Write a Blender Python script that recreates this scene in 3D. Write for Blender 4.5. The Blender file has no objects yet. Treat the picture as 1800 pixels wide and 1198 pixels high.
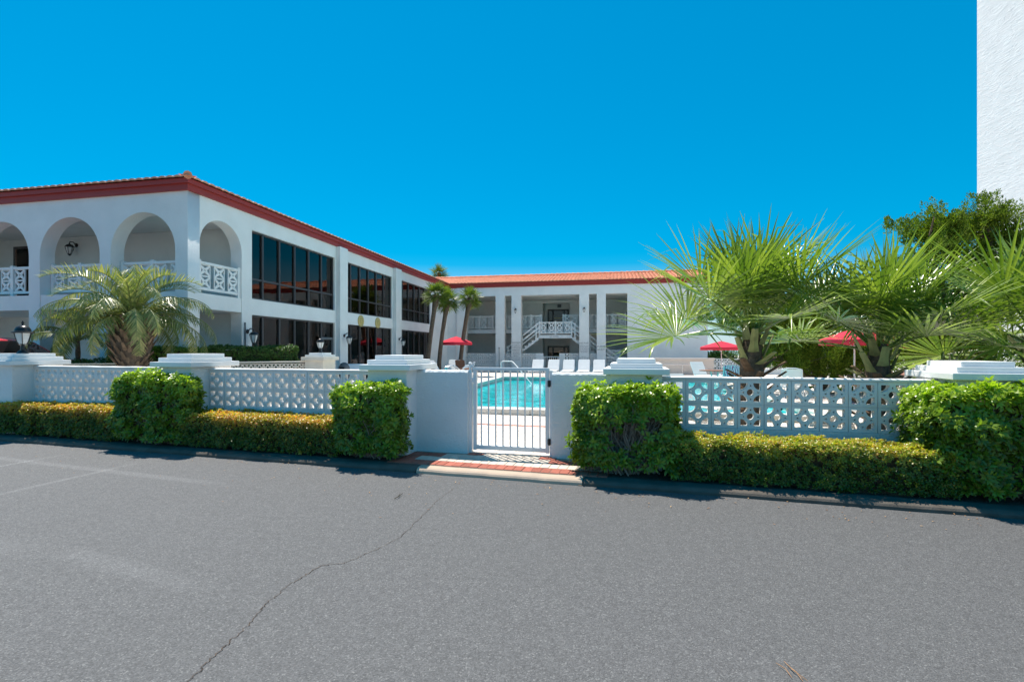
import bpy, math, random
import numpy as np
from math import sin, cos, pi, radians, sqrt, atan2
from mathutils import Vector, Matrix, Euler
random.seed(7); RNG = np.random.default_rng(7)
scn = bpy.context.scene
COL = scn.collection

# ---------------------------------------------------------------- camera, sky, sun, exposure
CAM_H = 1.47; FPX = 860.0; HX = 900.0; HYP = 615.0        # lens measured on the 1800 px wide photograph
cam_d = bpy.data.cameras.new('camera'); cam = bpy.data.objects.new('camera', cam_d); COL.objects.link(cam)
cam.location = (0, 0, CAM_H); cam.rotation_euler = (radians(90), 0, 0)
cam_d.sensor_width = 36.0; cam_d.lens = FPX / 1800 * 36; cam_d.shift_y = 16 / 1800.0
cam_d.clip_start = 0.05; cam_d.clip_end = 6000
scn.camera = cam
SUN_EL = radians(63); SUN_AZ = radians(-31)               # azimuth from +Y towards +X
world = bpy.data.worlds.new("World"); scn.world = world; world.use_nodes = True
wn = world.node_tree; wn.nodes.clear()
sky = wn.nodes.new('ShaderNodeTexSky'); sky.sky_type = 'NISHITA'; sky.sun_disc = False
sky.sun_elevation = SUN_EL; sky.sun_rotation = SUN_AZ
sky.air_density = 1.0; sky.dust_density = 0.0; sky.ozone_density = 1.5; sky.altitude = 0
hsv = wn.nodes.new('ShaderNodeHueSaturation'); hsv.inputs['Saturation'].default_value = 1.36; hsv.inputs['Value'].default_value = 1.0
hsv.inputs['Hue'].default_value = 0.50
gam = wn.nodes.new('ShaderNodeGamma'); gam.inputs[1].default_value = 0.56
tint = wn.nodes.new('ShaderNodeVectorMath'); tint.operation = 'MULTIPLY'; tint.inputs[1].default_value = (.54, 1.04, 1.30)
bg = wn.nodes.new('ShaderNodeBackground'); bg.inputs['Strength'].default_value = 0.15
wo = wn.nodes.new('ShaderNodeOutputWorld')
wtc = wn.nodes.new('ShaderNodeTexCoord'); wsx = wn.nodes.new('ShaderNodeSeparateXYZ'); wmr = wn.nodes.new('ShaderNodeMapRange')   # the air pales towards the horizon all round
wmr.inputs[1].default_value = 0.0; wmr.inputs[2].default_value = 0.17; wmr.inputs[3].default_value = 0.40; wmr.inputs[4].default_value = 1.36
wn.links.new(wtc.outputs['Generated'], wsx.inputs[0]); wn.links.new(wsx.outputs[2], wmr.inputs[0]); wn.links.new(wmr.outputs[0], hsv.inputs['Saturation'])
wn.links.new(sky.outputs[0], gam.inputs[0]); wn.links.new(gam.outputs[0], tint.inputs[0]); wn.links.new(tint.outputs[0], hsv.inputs['Color']); wn.links.new(hsv.outputs[0], bg.inputs[0]); wn.links.new(bg.outputs[0], wo.inputs[0])
sun_d = bpy.data.lights.new('sun', 'SUN'); sun_d.energy = 4.9; sun_d.angle = radians(0.53); sun_d.color = (1.0, 0.93, 0.84)
sun = bpy.data.objects.new('sun', sun_d); COL.objects.link(sun)
sdir = Vector((sin(SUN_AZ) * cos(SUN_EL), cos(SUN_AZ) * cos(SUN_EL), sin(SUN_EL)))
sun.rotation_euler = sdir.to_track_quat('Z', 'Y').to_euler(); sun.location = (0, 0, 60)
scn.view_settings.view_transform = 'Standard'; scn.view_settings.look = 'None'
scn.view_settings.gamma = 1.0; scn.view_settings.use_curve_mapping = False
scn.view_settings.exposure = 0.57
try:
    scn.cycles.max_bounces = 8; scn.cycles.transparent_max_bounces = 16
    scn.cycles.sample_clamp_indirect = 6
except Exception: pass

# ---------------------------------------------------------------- measuring helpers
def G(px, py, z=0.0):
    """world point on the level z seen at this spot of the photograph"""
    Y = (CAM_H - z) * FPX / (py - HYP)
    return ((px - HX) / FPX * Y, Y, z)
def AT(px, py, Y):
    return ((px - HX) / FPX * Y, Y, CAM_H - (py - HYP) / FPX * Y)

# ---------------------------------------------------------------- materials
def _n(nt, t, **k):
    n = nt.nodes.new(t)
    for a, v in k.items():
        if a in n.inputs: n.inputs[a].default_value = v
        else: setattr(n, a, v)
    return n
def rgb(c): return (c[0], c[1], c[2], 1)
MATS = {}
def mat(name, color, rough=0.7, var=0.1, vscale=3.0, bump=0.0, bscale=60.0, metallic=0.0, spec=0.5, rnd=0.0, dirt=None, dscale=0.7, damt=0.3, bdist=0.01, detail=5):
    m = bpy.data.materials.new(name); m.use_nodes = True; nt = m.node_tree
    b = nt.nodes['Principled BSDF']; b.inputs['Roughness'].default_value = rough; b.inputs['Metallic'].default_value = metallic
    b.inputs['Specular IOR Level'].default_value = spec
    geo = _n(nt, 'ShaderNodeNewGeometry')
    nz = _n(nt, 'ShaderNodeTexNoise'); nz.inputs['Scale'].default_value = vscale; nz.inputs['Detail'].default_value = 6
    nt.links.new(geo.outputs['Position'], nz.inputs['Vector'])
    mr = _n(nt, 'ShaderNodeMapRange'); mr.inputs[1].default_value = 0.25; mr.inputs[2].default_value = 0.75
    mr.inputs[3].default_value = 1 - var; mr.inputs[4].default_value = 1 + var
    nt.links.new(nz.outputs[0], mr.inputs[0])
    val = mr.outputs[0]
    if rnd > 0:
        oi = _n(nt, 'ShaderNodeObjectInfo'); m2 = _n(nt, 'ShaderNodeMapRange'); m2.inputs[3].default_value = 1 - rnd; m2.inputs[4].default_value = 1 + rnd
        nt.links.new(oi.outputs['Random'], m2.inputs[0])
        mu = _n(nt, 'ShaderNodeMath', operation='MULTIPLY'); nt.links.new(val, mu.inputs[0]); nt.links.new(m2.outputs[0], mu.inputs[1]); val = mu.outputs[0]
    sc = _n(nt, 'ShaderNodeVectorMath', operation='SCALE'); sc.inputs[0].default_value = color[:3]
    nt.links.new(val, sc.inputs['Scale']); col = sc.outputs[0]
    if dirt is not None:
        n3 = _n(nt, 'ShaderNodeTexNoise'); n3.inputs['Scale'].default_value = dscale; n3.inputs['Detail'].default_value = 8; n3.inputs['Roughness'].default_value = 0.65
        nt.links.new(geo.outputs['Position'], n3.inputs['Vector'])
        r3 = _n(nt, 'ShaderNodeMapRange'); r3.inputs[1].default_value = 0.48; r3.inputs[2].default_value = 0.75; r3.inputs[4].default_value = damt
        nt.links.new(n3.outputs[0], r3.inputs[0])
        mx = _n(nt, 'ShaderNodeMix', data_type='RGBA'); nt.links.new(r3.outputs[0], mx.inputs[0]); nt.links.new(col, mx.inputs[6]); mx.inputs[7].default_value = rgb(dirt)
        col = mx.outputs[2]
    nt.links.new(col, b.inputs['Base Color'])
    if bump > 0:
        n2 = _n(nt, 'ShaderNodeTexNoise'); n2.inputs['Scale'].default_value = bscale; n2.inputs['Detail'].default_value = detail
        nt.links.new(geo.outputs['Position'], n2.inputs['Vector'])
        bp = _n(nt, 'ShaderNodeBump'); bp.inputs['Strength'].default_value = bump; bp.inputs['Distance'].default_value = bdist
        nt.links.new(n2.outputs[0], bp.inputs['Height']); nt.links.new(bp.outputs[0], b.inputs['Normal'])
    MATS[name] = m; return m
def stucco(name, color, strength=0.5, scale=14.0, dist=0.02, stretch=(1, 1, 1), grime=0.15):
    """trowelled stucco: broken ridges from distorted noise"""
    m = mat(name, color, rough=0.85, var=0.05, vscale=1.5, dirt=(color[0] * .62, color[1] * .6, color[2] * .56), dscale=1.3, damt=grime, spec=0.25)
    nt = m.node_tree; b = nt.nodes['Principled BSDF']
    geo = _n(nt, 'ShaderNodeNewGeometry'); mp = _n(nt, 'ShaderNodeMapping'); mp.inputs['Scale'].default_value = stretch
    nt.links.new(geo.outputs['Position'], mp.inputs[0])
    n1 = _n(nt, 'ShaderNodeTexNoise'); n1.inputs['Scale'].default_value = scale; n1.inputs['Detail'].default_value = 4; n1.inputs['Distortion'].default_value = 1.6
    nt.links.new(mp.outputs[0], n1.inputs['Vector'])
    r = _n(nt, 'ShaderNodeValToRGB'); r.color_ramp.elements[0].position = .46; r.color_ramp.elements[1].position = .56
    nt.links.new(n1.outputs[0], r.inputs[0])
    n2 = _n(nt, 'ShaderNodeTexNoise'); n2.inputs['Scale'].default_value = scale * 7; n2.inputs['Detail'].default_value = 4
    nt.links.new(mp.outputs[0], n2.inputs['Vector'])
    ad = _n(nt, 'ShaderNodeMath', operation='MULTIPLY_ADD'); ad.inputs[1].default_value = 0.35
    nt.links.new(n2.outputs[0], ad.inputs[0]); nt.links.new(r.outputs[0], ad.inputs[2])
    bp = _n(nt, 'ShaderNodeBump'); bp.inputs['Strength'].default_value = strength; bp.inputs['Distance'].default_value = dist
    nt.links.new(ad.outputs[0], bp.inputs['Height']); nt.links.new(bp.outputs[0], b.inputs['Normal'])
    return m
def leafmat(name, c_dark, c_mid, c_light, trans=0.35, rough=0.45, tonecols=None, spec=0.4, spread=1.0):
    """leaf colour from each leaf's own random value and its stored age ('tone': 1 = new growth)"""
    m = bpy.data.materials.new(name); m.use_nodes = True; nt = m.node_tree; b = nt.nodes['Principled BSDF']; out = nt.nodes['Material Output']
    geo = _n(nt, 'ShaderNodeNewGeometry'); r = _n(nt, 'ShaderNodeValToRGB')
    e = r.color_ramp.elements; e[0].color = rgb(c_dark); e[1].color = rgb(c_light); x = e.new(0.5); x.color = rgb(c_mid)
    nt.links.new(geo.outputs['Random Per Island'], r.inputs[0]); col = r.outputs[0]
    if tonecols:
        at = _n(nt, 'ShaderNodeAttribute'); at.attribute_name = 'tone'
        r2 = _n(nt, 'ShaderNodeValToRGB'); e = r2.color_ramp.elements; e[0].color = rgb(tonecols[0]); e[1].color = rgb(tonecols[-1])
        for i, c in enumerate(tonecols[1:-1]):
            x = e.new((i + 1) / (len(tonecols) - 1)); x.color = rgb(c)
        mi = _n(nt, 'ShaderNodeMath', operation='FRACT'); mm = _n(nt, 'ShaderNodeMath', operation='MULTIPLY'); mm.inputs[1].default_value = 7.31
        nt.links.new(geo.outputs['Random Per Island'], mm.inputs[0]); nt.links.new(mm.outputs[0], mi.inputs[0]); nt.links.new(mi.outputs[0], r2.inputs[0])
        mx = _n(nt, 'ShaderNodeMix', data_type='RGBA'); nt.links.new(at.outputs['Fac'], mx.inputs[0]); nt.links.new(col, mx.inputs[6]); nt.links.new(r2.outputs[0], mx.inputs[7])
        col = mx.outputs[2]
    nt.links.new(col, b.inputs['Base Color']); b.inputs['Roughness'].default_value = rough; b.inputs['Specular IOR Level'].default_value = spec
    tr = _n(nt, 'ShaderNodeBsdfTranslucent'); mul = _n(nt, 'ShaderNodeVectorMath', operation='MULTIPLY'); mul.inputs[1].default_value = (1.5, 1.7, .7)
    nt.links.new(col, mul.inputs[0]); nt.links.new(mul.outputs[0], tr.inputs['Color'])
    ms = _n(nt, 'ShaderNodeMixShader'); ms.inputs[0].default_value = trans
    nt.links.new(b.outputs[0], ms.inputs[1]); nt.links.new(tr.outputs[0], ms.inputs[2]); nt.links.new(ms.outputs[0], out.inputs['Surface'])
    MATS[name] = m; return m

M_white = stucco('white_stucco', (.80, .80, .78), .18, 9, .01, grime=.12)
M_rough = stucco('rough_stucco', (.80, .80, .78), .42, 10, .012, (1, 1, 1.8), grime=.16)
M_tower = stucco('tower_stucco', (.82, .82, .81), .22, 3.2, .03, (.5, .5, 2.2), grime=.10)
M_trim = mat('trim_paint', (.80, .80, .78), .6, .04, 2, .12, 90, spec=.3, dirt=(.45, .44, .40), dscale=2.2, damt=.25)
M_block = mat('painted_block', (.78, .78, .76), .8, .05, 3, .35, 90, spec=.25, dirt=(.50, .49, .45), dscale=2.5, damt=.3)
M_cream = mat('cream_block', (.72, .66, .56), .8, .06, 3, .3, 90, spec=.25, dirt=(.45, .40, .33), dscale=2.5, damt=.3)
M_inner = mat('gallery_wall', (.76, .76, .72), .85, .05, .8, .2, 60, spec=.2, dirt=(.38, .37, .33), dscale=.6, damt=.3)
M_fascia = mat('fascia_paint', (.34, .038, .03), .5, .08, 2, .05, 40, spec=.4, dirt=(.26, .035, .03), dscale=2, damt=.5)
M_tile = mat('roof_clay', (.80, .33, .19), .75, .16, 5, .3, 60, spec=.3, dirt=(.42, .13, .07), dscale=1.8, damt=.6)
M_bronze = mat('bronze_frame', (.055, .05, .05), .4, .1, 4, spec=.5)
M_black = mat('black_metal', (.012, .012, .013), .35, .1, 4, spec=.5)
M_whmetal = mat('white_metal', (.78, .78, .77), .4, .04, 3, spec=.5, dirt=(.5, .48, .45), dscale=6, damt=.2)
M_vinyl = mat('white_vinyl', (.82, .82, .81), .45, .03, 6, spec=.4)
M_dark = mat('dark_void', (.02, .02, .02), .9, .1, 2)
M_curtain = mat('curtain', (.60, .53, .45), .9, .15, 6, spec=.1)
M_umb = mat('red_canvas', (.62, .045, .075), .85, .08, 5, .1, 200, spec=.1)
M_carred = mat('car_paint', (.60, .015, .03), .18, .02, 2, spec=.6)
M_rubber = mat('rubber', (.02, .02, .02), .8, .1, 8)
M_grey = mat('grey_plastic', (.12, .125, .13), .6, .1, 5)
M_gold = mat('gold_medallion', (.55, .42, .16), .5, .15, 20, .6, 60)
M_wicker = mat('brown_wicker', (.22, .10, .06), .8, .25, 60, .6, 200)
M_bark = mat('palm_bark', (.16, .115, .085), .95, .35, 14, .9, 45, bdist=.03, spec=.1)
M_boot = mat('palm_boot', (.22, .15, .10), .9, .35, 9, .7, 60, bdist=.02, spec=.1, rnd=.3)
M_bootg = mat('palm_boot_green', (.26, .27, .11), .7, .3, 7, .4, 60, bdist=.01, spec=.2, rnd=.25)
M_twig = mat('grey_twig', (.26, .22, .18), .9, .25, 20, .5, 90, spec=.1)
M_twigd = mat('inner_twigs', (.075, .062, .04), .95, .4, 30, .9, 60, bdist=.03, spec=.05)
M_kerb = mat('kerb_shaded_concrete', (.125, .108, .09), .9, .25, 6, .5, 70, spec=.15, dirt=(.10, .09, .075), dscale=2.4, damt=.8)  # hedge shadow put into the dark base colour, with dirt mottling over it
M_kerb_lit = mat('kerb_lit_concrete', (.52, .40, .30), .9, .1, 5, .4, 70, spec=.2, dirt=(.34, .29, .25), dscale=2.4, damt=.4)  # the same kerb in its sunlit colour
M_brick = mat('red_paver', (.40, .135, .095), .9, .15, 14, .5, 120, rnd=.18, spec=.15, dirt=(.28, .12, .09), dscale=4, damt=.4)
M_tan = mat('tan_paver', (.62, .54, .45), .9, .12, 14, .5, 120, rnd=.10, spec=.15, dirt=(.42, .36, .30), dscale=4, damt=.4)
M_pale = mat('pale_paver', (.74, .65, .57), .9, .10, 10, .4, 120, rnd=.07, spec=.15, dirt=(.50, .43, .37), dscale=3, damt=.3)
M_joint = mat('joint_sand', (.30, .26, .21), .95, .2, 20, .3, 100)
M_coping = mat('pool_coping', (.66, .62, .55), .85, .1, 6, .5, 80, dirt=(.40, .36, .30), dscale=3, damt=.6)
M_mulch = mat('mulch_soil', (.10, .07, .05), .95, .5, 25, 1, 60, bdist=.03)
M_poolw = mat('pool_plaster', (.10, .62, .70), .6, .05, 2)
M_text = mat('sign_lettering', (.13, .13, .14), .7, .05, 3)
M_beige = mat('beige_stucco', (.66, .60, .54), .9, .06, 1.5, .3, 40, dirt=(.45, .40, .35), dscale=1.2, damt=.35)
M_chrome = mat('steel_rail', (.62, .62, .62), .22, .02, 3, metallic=1.0)
M_needle = mat('dead_leaf', (.38, .20, .09), .8, .3, 30)

def glassmat(name, tint, alpha):
    m = bpy.data.materials.new(name); m.use_nodes = True; nt = m.node_tree; nt.nodes.clear()
    out = _n(nt, 'ShaderNodeOutputMaterial'); fr = _n(nt, 'ShaderNodeFresnel'); fr.inputs['IOR'].default_value = 1.55
    tp = _n(nt, 'ShaderNodeBsdfTransparent'); tp.inputs[0].default_value = rgb(tint)
    gl = _n(nt, 'ShaderNodeBsdfGlossy'); gl.inputs['Roughness'].default_value = 0.01; gl.inputs[0].default_value = (.98, .84, .78, 1)
    geo = _n(nt, 'ShaderNodeNewGeometry'); nz = _n(nt, 'ShaderNodeTexNoise'); nz.inputs['Scale'].default_value = .8
    nt.links.new(geo.outputs['Position'], nz.inputs['Vector']); bp = _n(nt, 'ShaderNodeBump'); bp.inputs['Strength'].default_value = .06; bp.inputs['Distance'].default_value = .05
    nt.links.new(nz.outputs[0], bp.inputs['Height']); nt.links.new(bp.outputs[0], gl.inputs['Normal'])
    mx = _n(nt, 'ShaderNodeMixShader'); nt.links.new(fr.outputs[0], mx.inputs[0]); nt.links.new(tp.outputs[0], mx.inputs[1]); nt.links.new(gl.outputs[0], mx.inputs[2])
    nt.links.new(mx.outputs[0], out.inputs[0]); MATS[name] = m; return m
M_glass = glassmat('tinted_glass', (.62, .59, .56), 1)
M_cglass = glassmat('car_glass', (.12, .14, .14), 1)
M_lglass = mat('frosted_lamp_glass', (.70, .70, .68), .3, .05, 6)

def asphalt():
    m = mat('asphalt', (.124, .124, .124), .92, .05, .35, 0, spec=.25)
    nt = m.node_tree; b = nt.nodes['Principled BSDF']
    base = b.inputs['Base Color'].links[0].from_socket
    geo = _n(nt, 'ShaderNodeNewGeometry')
    v = _n(nt, 'ShaderNodeTexVoronoi'); v.inputs['Scale'].default_value = 135; nt.links.new(geo.outputs['Position'], v.inputs['Vector'])
    # each stone of the aggregate its own grey
    sep = _n(nt, 'ShaderNodeSeparateColor'); nt.links.new(v.outputs['Color'], sep.inputs[0])
    rr = _n(nt, 'ShaderNodeValToRGB'); e = rr.color_ramp.elements; e[0].color = (.72, .72, .72, 1); e[1].color = (1.65, 1.65, 1.6, 1); e[1].position = 1
    for p_, c_ in ((.55, .98), (.90, 1.15)):
        x = e.new(p_); x.color = (c_, c_, c_, 1)
    nt.links.new(sep.outputs[0], rr.inputs[0])
    mu = _n(nt, 'ShaderNodeVectorMath', operation='MULTIPLY'); nt.links.new(base, mu.inputs[0]); nt.links.new(rr.outputs[0], mu.inputs[1])
    nz = _n(nt, 'ShaderNodeTexNoise'); nz.inputs['Scale'].default_value = 14; nz.inputs['Detail'].default_value = 9; nz.inputs['Roughness'].default_value = .8; nt.links.new(geo.outputs['Position'], nz.inputs['Vector'])
    mr = _n(nt, 'ShaderNodeMapRange'); mr.inputs[1].default_value = .3; mr.inputs[2].default_value = .7; mr.inputs[3].default_value = .88; mr.inputs[4].default_value = 1.12; nt.links.new(nz.outputs[0], mr.inputs[0])
    sc = _n(nt, 'ShaderNodeVectorMath', operation='SCALE'); nt.links.new(mu.outputs[0], sc.inputs[0]); nt.links.new(mr.outputs[0], sc.inputs['Scale'])
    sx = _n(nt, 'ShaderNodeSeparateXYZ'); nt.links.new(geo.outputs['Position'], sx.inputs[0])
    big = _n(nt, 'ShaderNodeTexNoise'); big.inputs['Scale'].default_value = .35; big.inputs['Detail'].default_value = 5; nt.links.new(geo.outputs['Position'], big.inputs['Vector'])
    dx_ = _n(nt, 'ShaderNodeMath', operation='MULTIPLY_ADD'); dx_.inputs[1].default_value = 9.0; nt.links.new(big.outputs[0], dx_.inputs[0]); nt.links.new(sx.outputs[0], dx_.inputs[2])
    side_tone = _n(nt, 'ShaderNodeMapRange'); side_tone.inputs[1].default_value = -3; side_tone.inputs[2].default_value = 8; side_tone.inputs[3].default_value = 1.22; side_tone.inputs[4].default_value = .86; nt.links.new(dx_.outputs[0], side_tone.inputs[0])  # asphalt runs from paler at left to darker at right, broken by noise
    sd = _n(nt, 'ShaderNodeVectorMath', operation='SCALE'); nt.links.new(sc.outputs[0], sd.inputs[0]); nt.links.new(side_tone.outputs[0], sd.inputs['Scale'])
    col = sd.outputs[0]
    # faint worn tyre / seal marks: soft bands round line segments on the ground
    def seg(a, bb, w, gain):
        nonlocal col
        ax, ay = a; bx, by = bb; dx, dy = bx - ax, by - ay; L = sqrt(dx * dx + dy * dy); dx /= L; dy /= L
        sub = _n(nt, 'ShaderNodeVectorMath', operation='SUBTRACT'); nt.links.new(geo.outputs['Position'], sub.inputs[0]); sub.inputs[1].default_value = (ax, ay, 0)
        d1 = _n(nt, 'ShaderNodeVectorMath', operation='DOT_PRODUCT'); nt.links.new(sub.outputs[0], d1.inputs[0]); d1.inputs[1].default_value = (-dy, dx, 0)
        d2 = _n(nt, 'ShaderNodeVectorMath', operation='DOT_PRODUCT'); nt.links.new(sub.outputs[0], d2.inputs[0]); d2.inputs[1].default_value = (dx, dy, 0)
        wob = _n(nt, 'ShaderNodeMath', operation='MULTIPLY_ADD'); wob.inputs[1].default_value = w * .9; nt.links.new(nz.outputs[0], wob.inputs[0]); nt.links.new(d1.outputs['Value'], wob.inputs[2])
        ab = _n(nt, 'ShaderNodeMath', operation='ABSOLUTE'); nt.links.new(wob.outputs[0], ab.inputs[0])
        m1 = _n(nt, 'ShaderNodeMapRange'); m1.inputs[1].default_value = w * 1.3; m1.inputs[2].default_value = w * .5; nt.links.new(ab.outputs[0], m1.inputs[0])
        m2 = _n(nt, 'ShaderNodeMapRange'); m2.inputs[1].default_value = 0; m2.inputs[2].default_value = .3; nt.links.new(d2.outputs['Value'], m2.inputs[0])
        m3 = _n(nt, 'ShaderNodeMapRange'); m3.inputs[1].default_value = L; m3.inputs[2].default_value = L - .8; nt.links.new(d2.outputs['Value'], m3.inputs[0])
        a1 = _n(nt, 'ShaderNodeMath', operation='MULTIPLY'); nt.links.new(m1.outputs[0], a1.inputs[0]); nt.links.new(m2.outputs[0], a1.inputs[1])
        a2 = _n(nt, 'ShaderNodeMath', operation='MULTIPLY'); nt.links.new(a1.outputs[0], a2.inputs[0]); nt.links.new(m3.outputs[0], a2.inputs[1])
        a3 = _n(nt, 'ShaderNodeMath', operation='MULTIPLY_ADD'); a3.inputs[1].default_value = gain; a3.inputs[2].default_value = 1; nt.links.new(a2.outputs[0], a3.inputs[0])
        s2 = _n(nt, 'ShaderNodeVectorMath', operation='SCALE'); nt.links.new(col, s2.inputs[0]); nt.links.new(a3.outputs[0], s2.inputs['Scale']); col = s2.outputs[0]
    def g2(px, py): p = G(px, py, -.13); return (p[0], p[1])
    seg(g2(-80, 800), g2(420, 860), .07, .20); seg(g2(-60, 836), g2(150, 797), .05, .24); seg(g2(-40, 885), g2(270, 812), .05, .24)
    seg(g2(-100, 955), g2(120, 975), .14, .16); seg(g2(110, 972), g2(420, 1058), .09, .16)
    nt.links.new(col, b.inputs['Base Color'])
    bp = _n(nt, 'ShaderNodeBump'); bp.inputs['Strength'].default_value = .65; bp.inputs['Distance'].default_value = .005
    v2 = _n(nt, 'ShaderNodeTexVoronoi'); v2.inputs['Scale'].default_value = 130; nt.links.new(geo.outputs['Position'], v2.inputs['Vector'])
    nt.links.new(v2.outputs['Distance'], bp.inputs['Height']); bp.invert = True
    nt.links.new(bp.outputs[0], b.inputs['Normal'])
    return m
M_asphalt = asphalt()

def deckmat():
    m = mat('paver_deck', (.72, .64, .57), .9, .1, 3, 0, spec=.15)
    nt = m.node_tree; b = nt.nodes['Principled BSDF']; base = b.inputs['Base Color'].links[0].from_socket
    geo = _n(nt, 'ShaderNodeNewGeometry'); mp = _n(nt, 'ShaderNodeMapping'); mp.inputs['Rotation'].default_value = (0, 0, radians(14 + 90))
    nt.links.new(geo.outputs['Position'], mp.inputs[0])
    br = _n(nt, 'ShaderNodeTexBrick'); br.inputs['Scale'].default_value = 1; br.inputs['Brick Width'].default_value = .24; br.inputs['Row Height'].default_value = .12
    br.inputs['Mortar Size'].default_value = .004; br.inputs['Color1'].default_value = (1, 1, 1, 1); br.inputs['Color2'].default_value = (.88, .88, .88, 1); br.inputs['Mortar'].default_value = (.5, .48, .45, 1)
    nt.links.new(mp.outputs[0], br.inputs['Vector'])
    mu = _n(nt, 'ShaderNodeVectorMath', operation='MULTIPLY'); nt.links.new(base, mu.inputs[0]); nt.links.new(br.outputs['Color'], mu.inputs[1])
    nt.links.new(mu.outputs[0], b.inputs['Base Color']); return m
M_deck = deckmat()

def watermat(name, col, rough=.03, scale=3.0, strength=.35):
    m = bpy.data.materials.new(name); m.use_nodes = True; nt = m.node_tree; b = nt.nodes['Principled BSDF']
    b.inputs['Roughness'].default_value = rough; b.inputs['IOR'].default_value = 1.33
    geo = _n(nt, 'ShaderNodeNewGeometry')
    n1 = _n(nt, 'ShaderNodeTexNoise'); n1.inputs['Scale'].default_value = scale; n1.inputs['Detail'].default_value = 3; n1.inputs['Distortion'].default_value = 1.2
    nt.links.new(geo.outputs['Position'], n1.inputs['Vector'])
    r = _n(nt, 'ShaderNodeValToRGB'); e = r.color_ramp.elements; e[0].color = rgb([c * .72 for c in col]); e[0].position = .35; e[1].color = rgb([min(1, c * 1.5 + .03) for c in col]); e[1].position = .68
    nt.links.new(n1.outputs[0], r.inputs[0]); nt.links.new(r.outputs[0], b.inputs['Base Color'])
    bp = _n(nt, 'ShaderNodeBump'); bp.inputs['Strength'].default_value = strength; bp.inputs['Distance'].default_value = .05
    nt.links.new(n1.outputs[0], bp.inputs['Height']); nt.links.new(bp.outputs[0], b.inputs['Normal'])
    MATS[name] = m; return m
M_water = watermat('pool_water', (.0, .46, .50), .04, 2.4, .12)
M_sea = watermat('sea_water', (.02, .10, .16), .1, .2, .3)
M_ground = mat('sandy_ground', (.42, .38, .30), .95, .15, .2, .3, 20, dirt=(.10, .14, .05), dscale=.08, damt=.9)

L_hedge = leafmat('hedge_leaf', (.035, .075, .012), (.07, .135, .018), (.13, .21, .025), .36, .33, tonecols=[(.46, .48, .03), (.68, .44, .05), (.75, .26, .08), (.50, .48, .04)], spec=.5)
L_hedge2 = leafmat('yellow_hedge_leaf', (.035, .075, .012), (.07, .135, .018), (.13, .21, .025), .36, .33, tonecols=[(.34, .44, .03), (.50, .46, .04), (.58, .32, .07), (.36, .46, .03)], spec=.5)
L_bush = leafmat('bush_leaf', (.06, .12, .014), (.12, .20, .02), (.21, .31, .03), .38, .3, tonecols=[(.28, .42, .02), (.40, .52, .04), (.33, .46, .03)], spec=.5)
L_dkhedge = leafmat('dark_hedge_leaf', (.035, .08, .015), (.06, .125, .02), (.10, .18, .03), .25, .4)
L_lthedge = leafmat('light_hedge_leaf', (.06, .13, .015), (.11, .21, .02), (.17, .28, .03), .3, .4)
L_fan = leafmat('fan_palm_leaf', (.085, .15, .02), (.155, .235, .03), (.31, .38, .07), .28, .28, spec=.6)
L_fanf = leafmat('far_palm_leaf', (.06, .10, .018), (.11, .16, .022), (.20, .24, .03), .28, .4)
L_pindo = leafmat('pindo_leaf', (.13, .17, .05), (.22, .26, .085), (.42, .38, .16), .25, .38, spec=.5)
L_junip = leafmat('juniper_leaf', (.06, .10, .012), (.12, .185, .016), (.25, .31, .03), .3, .6, spec=.2)

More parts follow.
